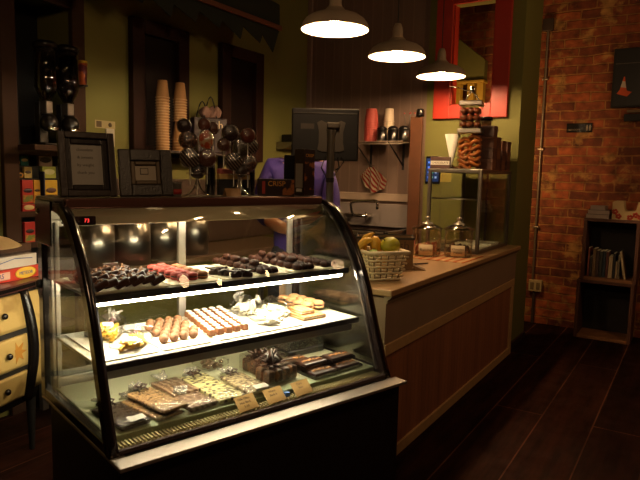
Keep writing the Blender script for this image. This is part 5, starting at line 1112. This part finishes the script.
# placemat, jars
MT = R(0)
t = on_counter('table_runner', 'orange and cream striped runner under the lidded jars', 'runner', -1.53, 4.02)
MB().box(-0.235, -0.20, 0, 0.255, 0.235, 0.004, 0.001).build('cloth', stripes('runner_stripes', 'b8642a', 'd0a878', 0, 0.062, 0.45, 0.0, 0.8, 0.012), t)
def jar(name, lab, x, y, r, h, cont, lines, size):
    t = on_counter(name, lab, 'jar', x, y, R(21), 'lidded glass jars on the runner', KZ + 0.0045)
    MB().lathe([(0, 0), (r * 0.96, 0), (r, 0.008), (r, h), (r - 0.004, h), (r - 0.004, 0.009), (0, 0.006)], seg=36).build('glass_body', glass('jar_glass', (0.95, 0.94, 0.9), 1.5, 0.03, 1.0, 0.02), t)
    dl = MB().lathe([(r * 0.97, h + 0.001), (r * 1.08, h + 0.004), (r * 1.09, h + 0.012), (r * 1.0, h + 0.018), (r * 0.8, h + 0.03), (r * 0.5, h + 0.041), (0.02, h + 0.048), (0.0, h + 0.049), (0.0, h + 0.044), (r * 0.5, h + 0.035), (r * 0.78, h + 0.024), (r * 0.95, h + 0.010)], seg=36).build('domed_lid', glass('lid_glass', (0.86, 0.82, 0.74), 1.6, 0.05, 1.3, 0.12), t)
    MB().lathe([(r * 0.45, h + 0.044), (r * 0.40, h + 0.052), (0.016, h + 0.062), (0.012, h + 0.072), (0.021, h + 0.08), (0.018, h + 0.094), (0, h + 0.098), (0, h + 0.0495), (r * 0.3, h + 0.0495)], seg=24).build('knob', mat('lid_metal', 'c8bca8', 0.22, 0.7, 0.03), dl)
    c = MB(); rr = random.Random(int(x * -1000))
    for i in range(46):
        a, q = rr.uniform(0, 6.28), math.sqrt(rr.random()) * (r - 0.028); c.ball((q * math.cos(a), q * math.sin(a), 0.024 + rr.uniform(0, 0.055)), (0.021, 0.015, 0.012), 9, 6, (rr.uniform(0, 3), rr.uniform(0, 3), 0), 0.35, i)
    o = c.build('sweets', cont, t); o['kind'] = 'stuff'
    lb = MB().strip([( -(r + 0.0015) * math.sin(a), -(r + 0.0015) * math.cos(a)) for a in [(-0.50 + 0.1 * k + 0.05) for k in range(11)]], 2, 0.012, 0.088, 0.0012).build('paper_label', mat('label_paper', 'cdb894', 0.7, 0, 0.04), t)
    for k, s_ in enumerate(lines): text('lettering', s_, size, ink, lb, (-0.004, -r - 0.004, 0.062 - k * 0.024 if len(lines) > 1 else 0.05), (PI / 2, 0, 0), 0.0003)
jar('candy_jar', 'lidded glass jar with pink and caramel sweets and script label', -1.612, 4.005, 0.101, 0.185, speckle('jar_mix', '9a4a2c', 'b06a48', 0.5, 25, 0.5), ['Raisins'], 0.030)
jar('candy_jar', 'lidded glass jar of dark chocolate clusters beside the glass tower', -1.412, 4.10, 0.098, 0.185, speckle('jar_dark', '3a1c10', '6a3a20', 0.52, 30, 0.5), ['Chocolate', 'Pretzels'], 0.019)
t = on_counter('pink_pot', 'small pink pot at the edge of the runner, behind the first jar', 'pot', -1.79, 4.12, 0, None, KZ)
MB().lathe([(0, 0), (0.03, 0), (0.04, 0.05), (0.036, 0.09), (0.03, 0.09), (0.028, 0.01), (0, 0.01)], seg=20).build('pot', mat('pink_glaze', 'c0585a', 0.4), t); MB().ball((0, 0, 0.10), (0.034, 0.034, 0.026), 14, 9, None, 0.3, 2).build('pink_candy', mat('pink_candy', 'd87a7a', 0.5), t)
o = MB().pillow((0, 0, 0), (0.10, 0.08, 0.006), None, 5, 4, 0.3).build('napkin', white); o.location = (-1.71, 3.80, KZ); o.rotation_euler = (0, 0, 0.5); tag(o, 'crumpled white paper napkin beside the runner', 'napkin')
o = MB().tube([(0, 0, 0.005), (0.16, 0, 0.005)], [0.005, 0.004], 8).build('wooden_stick', darkw); o.location = (-1.53, 3.50, KZ); o.rotation_euler = (0, 0, R(60)); tag(o, 'thin dark wooden stick lying in front of the produce box', 'stick')

# glass tower
TX0, TX1, TY0, TY1, TH = -1.76, -1.342, 4.34, 5.15, 0.622
gt = on_counter('glass_cabinet', 'glass counter cabinet with pale metal frame at the counter end', 'cabinet', 0, 0, 0, None, KZ)
b = MB(); q = 0.026
for x in (TX0, TX1 - q):
    for y in (TY0, TY1 - q): b.box(x, y, 0, x + q, y + q, TH, 0.003)
for z in (0.0, TH - 0.022):
    b.box(TX0 + q, TY0, z, TX1 - q, TY0 + q, z + 0.022, 0.002).box(TX0 + q, TY1 - q, z, TX1 - q, TY1, z + 0.022, 0.002).box(TX0, TY0 + q, z, TX0 + q, TY1 - q, z + 0.022, 0.002).box(TX1 - q, TY0 + q, z, TX1, TY1 - q, z + 0.022, 0.002)
b.build('metal_frame', mat('cabinet_frame', '6e655a', 0.35, 0.6, 0.05), gt)
MB().box(TX0 + q, TY0 + 0.01, 0.0225, TX1 - q, TY0 + 0.015, TH - 0.0225).build('front_pane', clear, gt)
MB().box(TX1 - 0.015, TY0 + q, 0.0225, TX1 - 0.010, TY1 - q, TH - 0.0225).build('side_pane', clear, gt); MB().box(TX0 + 0.01, TY0 + q, 0.0225, TX0 + 0.015, TY1 - q, TH - 0.0225).build('side_pane', clear, gt)
MB().box(TX0 + q, TY0 + q, 0.006, TX1 - q, TY1 - q, 0.016).build('base_board', mat('cabinet_base', '6a5a44', 0.5), gt); MB().box(TX0, TY0, TH + 0.0005, TX1, TY1, TH + 0.006, 0.001).build('top_board', steel, gt)
MB().box(TX0 + 0.017, TY0 + 0.017, 0.40, TX1 - 0.017, TY1 - 0.03, 0.406).build('glass_shelf', MATS['rail_glass'], gt); MB().tube([(TX0 + q, TY0 + 0.02, 0.403), (TX1 - q, TY0 + 0.02, 0.403)], 0.006, 8).build('shelf_rod', steel, gt)
MB().box(-1.545, TY1 - 0.02, 0.0225, -1.53, TY1 - 0.005, TH - 0.0225).build('door_stile', blackm, gt)
for y, l in ((4.62, 'lower tray closest to the jars'), (4.90, 'lower tray closest to the olive wall')):
    t = thing('pastry_tray', 'white pastry tray inside the glass cabinet, ' + l, 'tray', (-1.52, y, KZ + 0.0165), 0, 'trays inside the glass cabinet')
    MB().box(-0.14, -0.11, 0, 0.14, 0.11, 0.006, 0.002).build('base', white, t); MB().box(-0.14, -0.11, 0.0062, 0.14, -0.104, 0.02, 0.002).box(-0.14, 0.104, 0.0062, 0.14, 0.11, 0.02, 0.002).build('rim', white, t)
# on the tower
CZ = KZ + TH + 0.0065
def on_tower(name, lab, cat, x, y, rz=0.0, group=None, z=CZ): return thing(name, lab, cat, (x, y, z), rz, group)
pret = mat('pretzel_brown', 'a85e26', 0.35, 0, 0.25, 20, coat=0.3)
def bin_(lab, z, w_, h, kind):
    t = on_tower('pretzel_canister', lab, 'canister', -1.487, 4.47, R(12), 'pretzel canisters on the cabinet', z)
    c = MB(); rr = random.Random(int(h * 1000))
    if kind == 'twist':
        for i in range(6):
            zc = 0.03 + i * (h - 0.05) / 5.5
            for x in (-0.03, 0.034):
                pts = [(x + 0.045 * math.cos(a) * (0.9), 0.03 * math.sin(a) + rr.uniform(-0.01, 0.01), zc + 0.016 * math.sin(2 * a + i) + (x * 0.35)) for a in [k * PI / 7 for k in range(14)]]
                c.tube(pts, 0.0145, 7, True)
    else:
        for i in range(27): c.ball((-0.046 + (i % 3) * 0.046 + rr.uniform(-0.005, 0.005), -0.044 + (i // 3 % 3) * 0.044 + rr.uniform(-0.005, 0.005), 0.03 + (i // 9) * 0.05), (0.028, 0.026, 0.024), 12, 8, (0, 0, rr.uniform(0, 3)), 0.2, i)
    o = c.build('pretzels', pret if kind == 'twist' else mat('pretzel_dark', '5e2c12', 0.3, 0, 0.3, 25, coat=0.3), t); o['kind'] = 'stuff'
    MB().box(-w_ / 2, -w_ / 2, 0, w_ / 2, w_ / 2, h, 0.008).build('clear_body', clearp, t)
    MB().box(-w_ / 2 - 0.006, -w_ / 2 - 0.006, h + 0.0005, w_ / 2 + 0.006, w_ / 2 + 0.006, h + 0.038, 0.008).build('chrome_lid', steel, t)
    return t
bin_('clear canister of twisted golden pretzels, lower of the pair', CZ, 0.165, 0.262, 'twist')
up_ = bin_('clear canister of dark pretzel nuggets with wire handle, upper of the pair', CZ + 0.3015, 0.158, 0.165, 'nug')
MB().tube([(-0.055, 0, 0.204), (-0.03, 0, 0.245), (0.0, 0, 0.285), (0.03, 0, 0.245), (0.055, 0, 0.204)], 0.006, 8).ball((0, 0, 0.29), (0.02, 0.02, 0.028), 12, 8).tube([(0, 0, 0.27), (-0.10, -0.01, 0.305), (-0.17, -0.015, 0.315)], 0.004, 6).build('wire_handle', chrome, up_)
bb = mat('chocolate_box', '6e4632', 0.5, 0, 0.15, 20); bb2 = mat('chocolate_box_dark', '54352a', 0.5, 0, 0.15, 20)
def cbox(lab, x, y, w_, d, h, m, z=CZ):
    t = on_tower('chocolate_box', lab, 'box', x, y, 0, 'brown boxes on the cabinet', z)
    MB().box(-w_ / 2, -d / 2, 0, w_ / 2, d / 2, h - 0.022, 0.002).build('carton', m, t); MB().box(-w_ / 2 - 0.002, -d / 2 - 0.002, h - 0.0215, w_ / 2 + 0.002, d / 2 + 0.002, h, 0.002).build('lid', m, t)
k = 0
for y, n_, hs_ in ((4.625, 4, 0.083), (4.735, 3, 0.085), (4.88, 3, 0.078), (5.03, 3, 0.078)):
    for i in range(n_):
        cbox('brown chocolate box on the glass cabinet, %s stack from the pretzels, %s from the bottom' % (ORD[k], ORD[i]), -1.405, y, 0.13, 0.095, hs_ - 0.001, (bb, bb2)[(i + k) % 2], CZ + i * hs_)
    k += 1
for x, y, z, l in ((-1.415, 4.625, CZ + 4 * 0.083, 'on the tallest brown box stack'), (-1.40, 4.735, CZ + 3 * 0.085, 'on the second brown box stack')):
    t = on_tower('cocoa_tin', 'round dark tin with wide black lid ' + l, 'tin', x, y, 0, 'dark tins on the boxes', z)
    MB().lathe([(0, 0), (0.036, 0), (0.036, 0.04), (0, 0.04)], seg=22).build('body', mat('tin_amber', '8a6a3c', 0.35, 0.2), t); MB().lathe([(0, 0.07), (0.04, 0.07), (0.046, 0.062), (0.046, 0.0405), (0, 0.0405)], seg=22).build('lid', black, t)
t = on_tower('paper_cone', 'white paper cone standing behind the name card', 'cone', -1.622, 4.46)
MB().lathe([(0, 0), (0.05, 0), (0.05, 0.012), (0.014, 0.02), (0.014, 0.03), (0, 0.03)], seg=20).build('holder', chrome, t); MB().lathe([(0.004, 0.031), (0.058, 0.262), (0.0565, 0.262), (0.002, 0.036)], seg=26).build('paper', white, t)
t = on_tower('name_card', 'small brown card box with white lettered band at the cabinet edge', 'card', -1.676, 4.385, R(8))
MB().box(-0.078, -0.02, 0, 0.07, 0.02, 0.088, 0.002).build('box', bb2, t); MB().box(-0.076, -0.0212, 0.028, 0.068, -0.0202, 0.058).build('white_band', white, t); text('lettering', 'CHOCOLATE', 0.021, ink, t, (-0.004, -0.0216, 0.043), (PI / 2, 0, 0))
# tablet and note on the olive wall
t = thing('tablet', 'black tablet with blue icons mounted on the olive wall', 'tablet', (-2.06, BY - 0.001, 1.565))
MB().box(-0.07, -0.015, -0.125, 0.07, 0, 0.125, 0.008).build('body', black, t); sc_ = MB().box(-0.06, -0.0162, -0.105, 0.06, -0.0152, 0.105).build('screen', mat('screen_blue', '0a1020', 0.2, emit=(0.05, 0.10, 0.30), estr=0.35), t)
for i in range(10): MB().box(-0.045 + (i % 3) * 0.034, -0.0172, -0.075 + (i // 3) * 0.045, -0.045 + (i % 3) * 0.034 + 0.018, -0.0163, -0.057 + (i // 3) * 0.045).build('icon', mat('icon_%d' % (i % 3), '203060', emit=[(0.1, 0.25, 0.9), (0.2, 0.6, 0.35), (0.5, 0.6, 0.9)][i % 3], estr=0.9), sc_)
o = MB().box(-0.05, -0.002, -0.045, 0.05, 0, 0.045).build('sticky_note', mat('note_yellow', 'b8a34c', 0.7, 0, 0.05)); o.location = (-1.935, BY - 0.001, 1.505); tag(o, 'yellow sticky note on the olive wall beside the tablet', 'note')

# ================================================================ BRICK WALL SIDE
BW = 6.449
t = thing('conduit', 'grey metal conduit pipe running up the brick wall', 'pipe', (-1.395, BW - 0.016, 0))
MB().cyl((0, 0, 0.44), (0, 0, 2.98), 0.013, seg=12).build('pipe', mat('conduit_grey', '7a6a58', 0.4, 0.6), t); MB().cyl((0.02, 0, 0.0), (0.02, 0, 0.33), 0.016, seg=12).build('lower_pipe', mat('conduit_dark', '4a3c32', 0.5, 0.4), t)
for z in (1.0, 1.8, 2.5): MB().box(-0.03, -0.016, z, 0.03, 0.014, z + 0.02, 0.003).build('clamp', MATS['conduit_grey'], t)
MB().box(-0.05, -0.03, 2.9805, 0.05, 0.015, 3.1, 0.004).build('junction_box', MATS['conduit_dark'], t)
t = thing('wall_outlet', 'pale double electrical outlet box low on the brick wall', 'outlet', (-1.362, BW, 0.40))
MB().box(-0.065, -0.045, -0.06, 0.065, 0, 0.06, 0.005).build('box', mat('outlet_pale', 'a8946c', 0.5), t)
for x in (-0.03, 0.03): MB().box(x - 0.018, -0.050, -0.035, x + 0.018, -0.0455, 0.035, 0.003).build('socket', mat('outlet_socket', '6e5c40', 0.5), t)
t = thing('wall_sign', 'small black sign with pale bar and pictogram on the brick wall', 'sign', (-1.043, BW, 2.018))
MB().box(-0.118, -0.012, -0.045, 0.118, 0, 0.045, 0.003).build('plate', black, t)
text('lettering', 'RESTROOMS', 0.020, mat('sign_grey', '8a7a64', 0.6), t, (-0.05, -0.0126, -0.018), (PI / 2, 0, 0))
for x in (0.07, 0.098):
    MB().lathe([(0, 0.001), (0.006, 0.001), (0.006, 0), (0, 0)], (x, -0.0122, 0.022), 12, Euler((PI / 2, 0, 0)).to_matrix().to_4x4()).prism([(x - 0.009, 0.014), (x + 0.009, 0.014), (x + 0.007, -0.012), (x + 0.004, -0.028), (x - 0.004, -0.028), (x - 0.007, -0.012)], 1, -0.013, -0.0121).build('pictogram', MATS['sign_grey'], t)
t = thing('poster', 'dark framed poster with orange and white traffic cone', 'poster', (-0.43, BW, 2.20))
MB().box(-0.345, -0.03, 0, 0.34, 0, 0.55, 0.004).build('frame', blackm, t); MB().box(-0.325, -0.0315, 0.02, 0.32, -0.0305, 0.53).build('print', mat('poster_dark', '1c1815', 0.35, 0, 0.3, 6), t)
MB().box(-0.325, -0.0325, 0.405, 0.32, -0.0317, 0.412).build('pale_line', mat('poster_line', '5a5248', 0.6), t)
MB().prism([(-0.30, 0.13), (-0.21, 0.10), (-0.17, 0.14), (-0.215, 0.155), (-0.238, 0.285), (-0.246, 0.285), (-0.275, 0.165)], 1, -0.0335, -0.0316).build('orange_cone', mat('cone_orange', 'd8582a', 0.6), t)
MB().prism([(-0.268, 0.19), (-0.221, 0.18), (-0.232, 0.24), (-0.256, 0.245)], 1, -0.0345, -0.0337).build('white_band', mat('cone_white', 'd0c0b0', 0.6), t)
t = thing('brochure_holder', 'pale strip and dark holder mounted under the poster', 'holder', (-0.53, BW, 2.10)); MB().box(-0.10, -0.03, 0.05, 0.1, 0, 0.075, 0.003).build('strip', mat('strip_tan', '7a6448', 0.6), t); MB().box(-0.12, -0.05, -0.03, 0.1, 0, 0.035, 0.004).build('holder', blackm, t)
# crates
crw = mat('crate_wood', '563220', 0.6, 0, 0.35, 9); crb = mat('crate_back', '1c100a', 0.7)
def crate(lab, z, h, x0, x1):
    t = thing('wooden_crate', lab, 'crate', (0, 0, z), 0, 'stacked wooden crates')
    MB().box(x0, 6.10, 0, x0 + 0.03, 6.43, h, 0.003).build('side_board', crw, t); MB().box(x1 - 0.03, 6.10, 0, x1, 6.43, h, 0.003).build('side_board', crw, t)
    MB().box(x0 + 0.03, 6.10, 0, x1 - 0.03, 6.43, 0.028, 0.003).build('bottom_board', mat('crate_floor', '8a5c38', 0.6, 0, 0.3, 12), t); MB().box(x0 + 0.03, 6.10, h - 0.028, x1 - 0.03, 6.43, h, 0.003).build('top_board', crw, t)
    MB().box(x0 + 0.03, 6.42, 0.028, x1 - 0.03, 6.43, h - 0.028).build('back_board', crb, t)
crate('dark wooden crate standing on the floor against the brick wall', 0, 0.565, -0.915, -0.425)
crate('dark wooden crate holding books, stacked on the floor crate', 0.5655, 0.585, -0.89, -0.415)
bk_cols = ['7a3a28', '2a2018', '6a5030', '3a241c', '30302a', '22303a', '5a2e22', 'b09a78', '24221f', 'a08a6a', '6e6450']
x = -0.842
for i, (c, th_, h) in enumerate(zip(bk_cols, (0.016, 0.02, 0.028, 0.024, 0.026, 0.024, 0.02, 0.034, 0.018, 0.016, 0.016), (0.27, 0.19, 0.265, 0.25, 0.245, 0.25, 0.245, 0.205, 0.235, 0.16, 0.22))):
    nm = ['thin red', 'short black', 'brown orange spined', 'dark brown', 'charcoal', 'navy', 'maroon', 'wide pale', 'slim black', 'short cream', 'taupe'][i]
    t = thing('book', '%s book standing upright in the upper crate' % nm, 'book', (x + th_ / 2, 6.25, 0.5941), 0, 'books in the upper crate')
    MB().box(-th_ / 2, -0.09, 0, th_ / 2, 0.09, h, 0.002).build('cover', mat('bk' + c, c, 0.55), t); MB().box(-th_ / 2 + 0.002, -0.086, h + 0.0002, th_ / 2 - 0.002, 0.088, h + 0.0012).build('pages', cream, t)
    x += th_ + 0.0035
t = thing('book', 'pale book leaning against the others in the upper crate', 'book', (x + 0.055, 6.25, 0.5945), 0, 'books in the upper crate'); t.rotation_euler = (0, R(-11), 0)
MB().box(-0.018, -0.09, 0.0035, 0, 0.09, 0.26, 0.002).build('cover', mat('bk_lean', 'a89472', 0.55), t); MB().box(-0.016, -0.086, 0.2602, -0.002, 0.088, 0.2615).build('pages', cream, t)
z = 1.151
for i, (c, w_, h, l) in enumerate((('8d7a70', 0.20, 0.036, 'pale thick book lowest of the pile on the crate'), ('4a2228', 0.19, 0.042, 'wine red book in the middle of the pile on the crate'), ('a08f86', 0.13, 0.036, 'small pale book on top of the pile on the crate'))):
    t = thing('book', l, 'book', (-0.785 + 0.01 * (i == 1), 6.24, z), 0, 'book pile on the upper crate')
    MB().box(-w_ / 2, -0.10, 0, w_ / 2, 0.10, 0.003).box(-w_ / 2, -0.10, h - 0.003, w_ / 2, 0.10, h).box(-w_ / 2, 0.097, 0.003, w_ / 2, 0.10, h - 0.003).build('cover', mat('bkp' + c, c, 0.5), t); MB().box(-w_ / 2 + 0.003, -0.097, 0.0032, w_ / 2 - 0.003, 0.0965, h - 0.0032).build('pages', mat('pages_tan', 'a8968a', 0.8), t)
    z += h + 0.0005
t = thing('planter', 'cream planter with scooped front and red painted flowers', 'planter', (-0.525, 6.24, 1.151))
cp = mat('cream_ceramic', 'b89a68', 0.4, 0, 0.05)
fp = [(-0.135, 0), (0.135, 0), (0.135, 0.165), (0.075, 0.165), (0.062, 0.095), (0.045, 0.078), (-0.02, 0.078), (-0.035, 0.095), (-0.045, 0.17), (-0.12, 0.17), (-0.135, 0.155)]
MB().prism(fp, 1, -0.10, -0.09).prism([(x, max(z - 0.0, 0)) for x, z in fp], 1, 0.06, 0.07).box(-0.135, -0.09, 0, -0.127, 0.06, 0.15).box(0.127, -0.09, 0, 0.135, 0.06, 0.15).box(-0.127, -0.09, 0, 0.127, 0.06, 0.008).build('body', cp, t)
for fx, fz in ((-0.11, 0.07), (-0.08, 0.03), (0.015, 0.022), (0.06, 0.045), (0.1, 0.03)):
    f = MB()
    for kk in range(5): f.lathe([(0, 0.001), (0.012, 0.001), (0.012, 0), (0, 0)], (fx + 0.016 * math.cos(kk * 1.257), -0.1002, fz + 0.016 * math.sin(kk * 1.257)), 10, Euler((PI / 2, 0, 0)).to_matrix().to_4x4())
    f.build('painted_flower', mat('flower_red', 'a8321c', 0.5), t)

# ================================================================ PERSON behind the register
def skin(name, vs_, es, rs, m, parent, sub=2):
    me = bpy.data.meshes.new(name); me.from_pydata([Vector(v) for v in vs_], es, []); o = bpy.data.objects.new(name, me); COL.objects.link(o)
    o.parent = parent; me.materials.append(m)
    md = o.modifiers.new('skin', 'SKIN'); md.use_smooth_shade = True
    me.skin_vertices.new() if not me.skin_vertices else None
    for i, r in enumerate(rs):
        sv = me.skin_vertices[0].data[i]; sv.radius = r if hasattr(r, '__len__') else (r, r); sv.use_root = (i == 0)
    sd = o.modifiers.new('subdivision', 'SUBSURF'); sd.levels = sub; sd.render_levels = sub
    return o
ps = thing('person', 'person in a purple shirt working behind the register monitor, head hidden by it', 'person', (-2.19, 3.21, 0), R(33.8))
skm = mat('skin', 'b07a58', 0.5, 0, 0.06, 10)
SH, EL, WR = 1.53, 1.25, 1.155
V = [(0, 0, 1.00), (0, 0, 1.16), (0, -0.01, 1.36), (0, -0.015, 1.50), (0.02, -0.02, 1.60), (0.045, -0.035, 1.68), (0.055, -0.045, 1.76), (0.06, -0.04, 1.83)]
Rr = [(0.130, 0.095), (0.120, 0.09), (0.155, 0.108), (0.11, 0.082), 0.055, (0.06, 0.068), (0.076, 0.094), (0.06, 0.075)]
E_ = [(i, i + 1) for i in range(7)]
def limb(start, pts, rad):
    prev = start
    for p, r in zip(pts, rad): V.append(p); Rr.append(r); E_.append((prev, len(V) - 1)); prev = len(V) - 1
    return prev
aR = limb(3, [(-0.165, -0.01, SH), (-0.215, -0.04, 1.40), (-0.23, -0.08, EL), (-0.12, -0.24, 1.18), (0.02, -0.36, WR)], [0.072, 0.056, 0.047, 0.042, 0.028])
aL = limb(3, [(0.165, -0.01, SH), (0.205, -0.03, 1.40), (0.215, -0.07, EL), (0.16, -0.20, 1.18), (0.10, -0.27, 1.14)], [0.072, 0.056, 0.047, 0.042, 0.028])
limb(0, [(-0.095, 0, 0.90), (-0.105, -0.01, 0.52), (-0.11, 0.02, 0.10), (-0.115, -0.10, 0.05), (-0.12, -0.18, 0.042)], [0.10, 0.065, 0.045, 0.042, 0.034])
limb(0, [(0.095, 0, 0.90), (0.105, -0.01, 0.52), (0.11, 0.02, 0.10), (0.115, -0.10, 0.05), (0.12, -0.18, 0.042)], [0.10, 0.065, 0.045, 0.042, 0.034])
def hand(wi, d, side):
    # palm then five fingers of unequal length, slightly curled downwards
    w0 = Vector(V[wi]); d = Vector(d).normalized(); sd = Vector((0, 0, 1)).cross(d).normalized() * side; dn = Vector((0, 0, -1))
    pm = w0 + d * 0.055; pi_ = limb(wi, [tuple(pm)], [(0.036, 0.017)])
    for k, (off, ln) in enumerate(((-0.028, 0.062), (-0.009, 0.075), (0.010, 0.080), (0.029, 0.070))):
        b0 = pm + d * 0.032 + sd * off
        limb(pi_, [tuple(b0), tuple(b0 + d * ln * 0.5 + dn * 0.006), tuple(b0 + d * ln * 0.85 + dn * 0.022), tuple(b0 + d * ln + dn * 0.036)], [0.0095, 0.009, 0.0085, 0.007])
    tb = w0 + d * 0.025 + sd * 0.030
    limb(wi, [tuple(tb), tuple(tb + d * 0.03 + sd * 0.022 + dn * 0.008), tuple(tb + d * 0.055 + sd * 0.026 + dn * 0.02)], [0.013, 0.011, 0.0085])
hand(aR, (0.85, -0.5, -0.12), 1)
hand(aL, (-0.55, -0.8, -0.15), -1)
skin('body', V, E_, Rr, skm, ps)
# face
fc = MB(); fc.ball((0.055, -0.142, 1.748), (0.012, 0.018, 0.022), 10, 8); fc.build('nose', skm, ps)
for sx in (-1, 1):
    e = MB().ball((0.055 + sx * 0.031, -0.121, 1.775), (0.011, 0.007, 0.007), 10, 8).build('eye', mat('eye_white', 'd8d0c4', 0.3), ps); MB().ball((0.055 + sx * 0.031, -0.1268, 1.775), (0.005, 0.0022, 0.005), 8, 6).build('iris', mat('iris_brown', '2a1a10', 0.2), e)
    MB().ball((0.055 + sx * 0.082, -0.04, 1.755), (0.010, 0.022, 0.032), 10, 8).build('ear', skm, ps)
MB().ball((0.055, -0.132, 1.708), (0.024, 0.008, 0.007), 12, 6).build('mouth', mat('lip', '8a4a40', 0.5), ps)
hr = MB().ball((0.06, -0.008, 1.822), (0.090, 0.108, 0.085), 20, 14, None, 0.06, 3).ball((0.055, 0.03, 1.75), (0.088, 0.075, 0.10), 18, 12, None, 0.08, 5)
hr.build('hair', mat('dark_hair', '1e130c', 0.5, 0, 0.3, 60, 0.4), ps)
# shirt
purple = mat('purple_cloth', '3a2670', 0.75, 0, 0.1, 14, 0.1)
sv = [(0, 0, 0.86), (0, 0, 1.16), (0, -0.01, 1.36), (0, -0.015, 1.49), (0, -0.018, 1.565), (-0.165, -0.01, 1.53), (-0.216, -0.04, 1.40), (-0.231, -0.08, 1.25), (-0.165, -0.175, 1.205), (0.165, -0.01, 1.53), (0.206, -0.03, 1.40), (0.216, -0.07, 1.25), (0.185, -0.14, 1.21)]
skin('shirt', sv, [(0, 1), (1, 2), (2, 3), (3, 4), (3, 5), (5, 6), (6, 7), (7, 8), (3, 9), (9, 10), (10, 11), (11, 12)], [(0.185, 0.145), (0.160, 0.128), (0.182, 0.135), (0.14, 0.105), 0.074, 0.085, 0.07, 0.062, 0.056, 0.085, 0.07, 0.062, 0.056], purple, ps)
tv = [(0, 0, 1.0), (-0.095, 0, 0.88), (-0.105, -0.01, 0.52), (-0.11, 0.02, 0.09), (0.095, 0, 0.88), (0.105, -0.01, 0.52), (0.11, 0.02, 0.09), (0, 0, 1.13)]
skin('trousers', tv, [(0, 1), (1, 2), (2, 3), (0, 4), (4, 5), (5, 6), (0, 7)], [(0.158, 0.122), 0.112, 0.082, 0.066, 0.112, 0.082, 0.066, (0.148, 0.115)], mat('dark_trousers', '1c1a20', 0.8), ps)
for sx in (-1, 1): MB().ball((sx * 0.118, -0.07, 0.042), (0.052, 0.15, 0.042), 16, 10).build('shoe', blackm, ps)
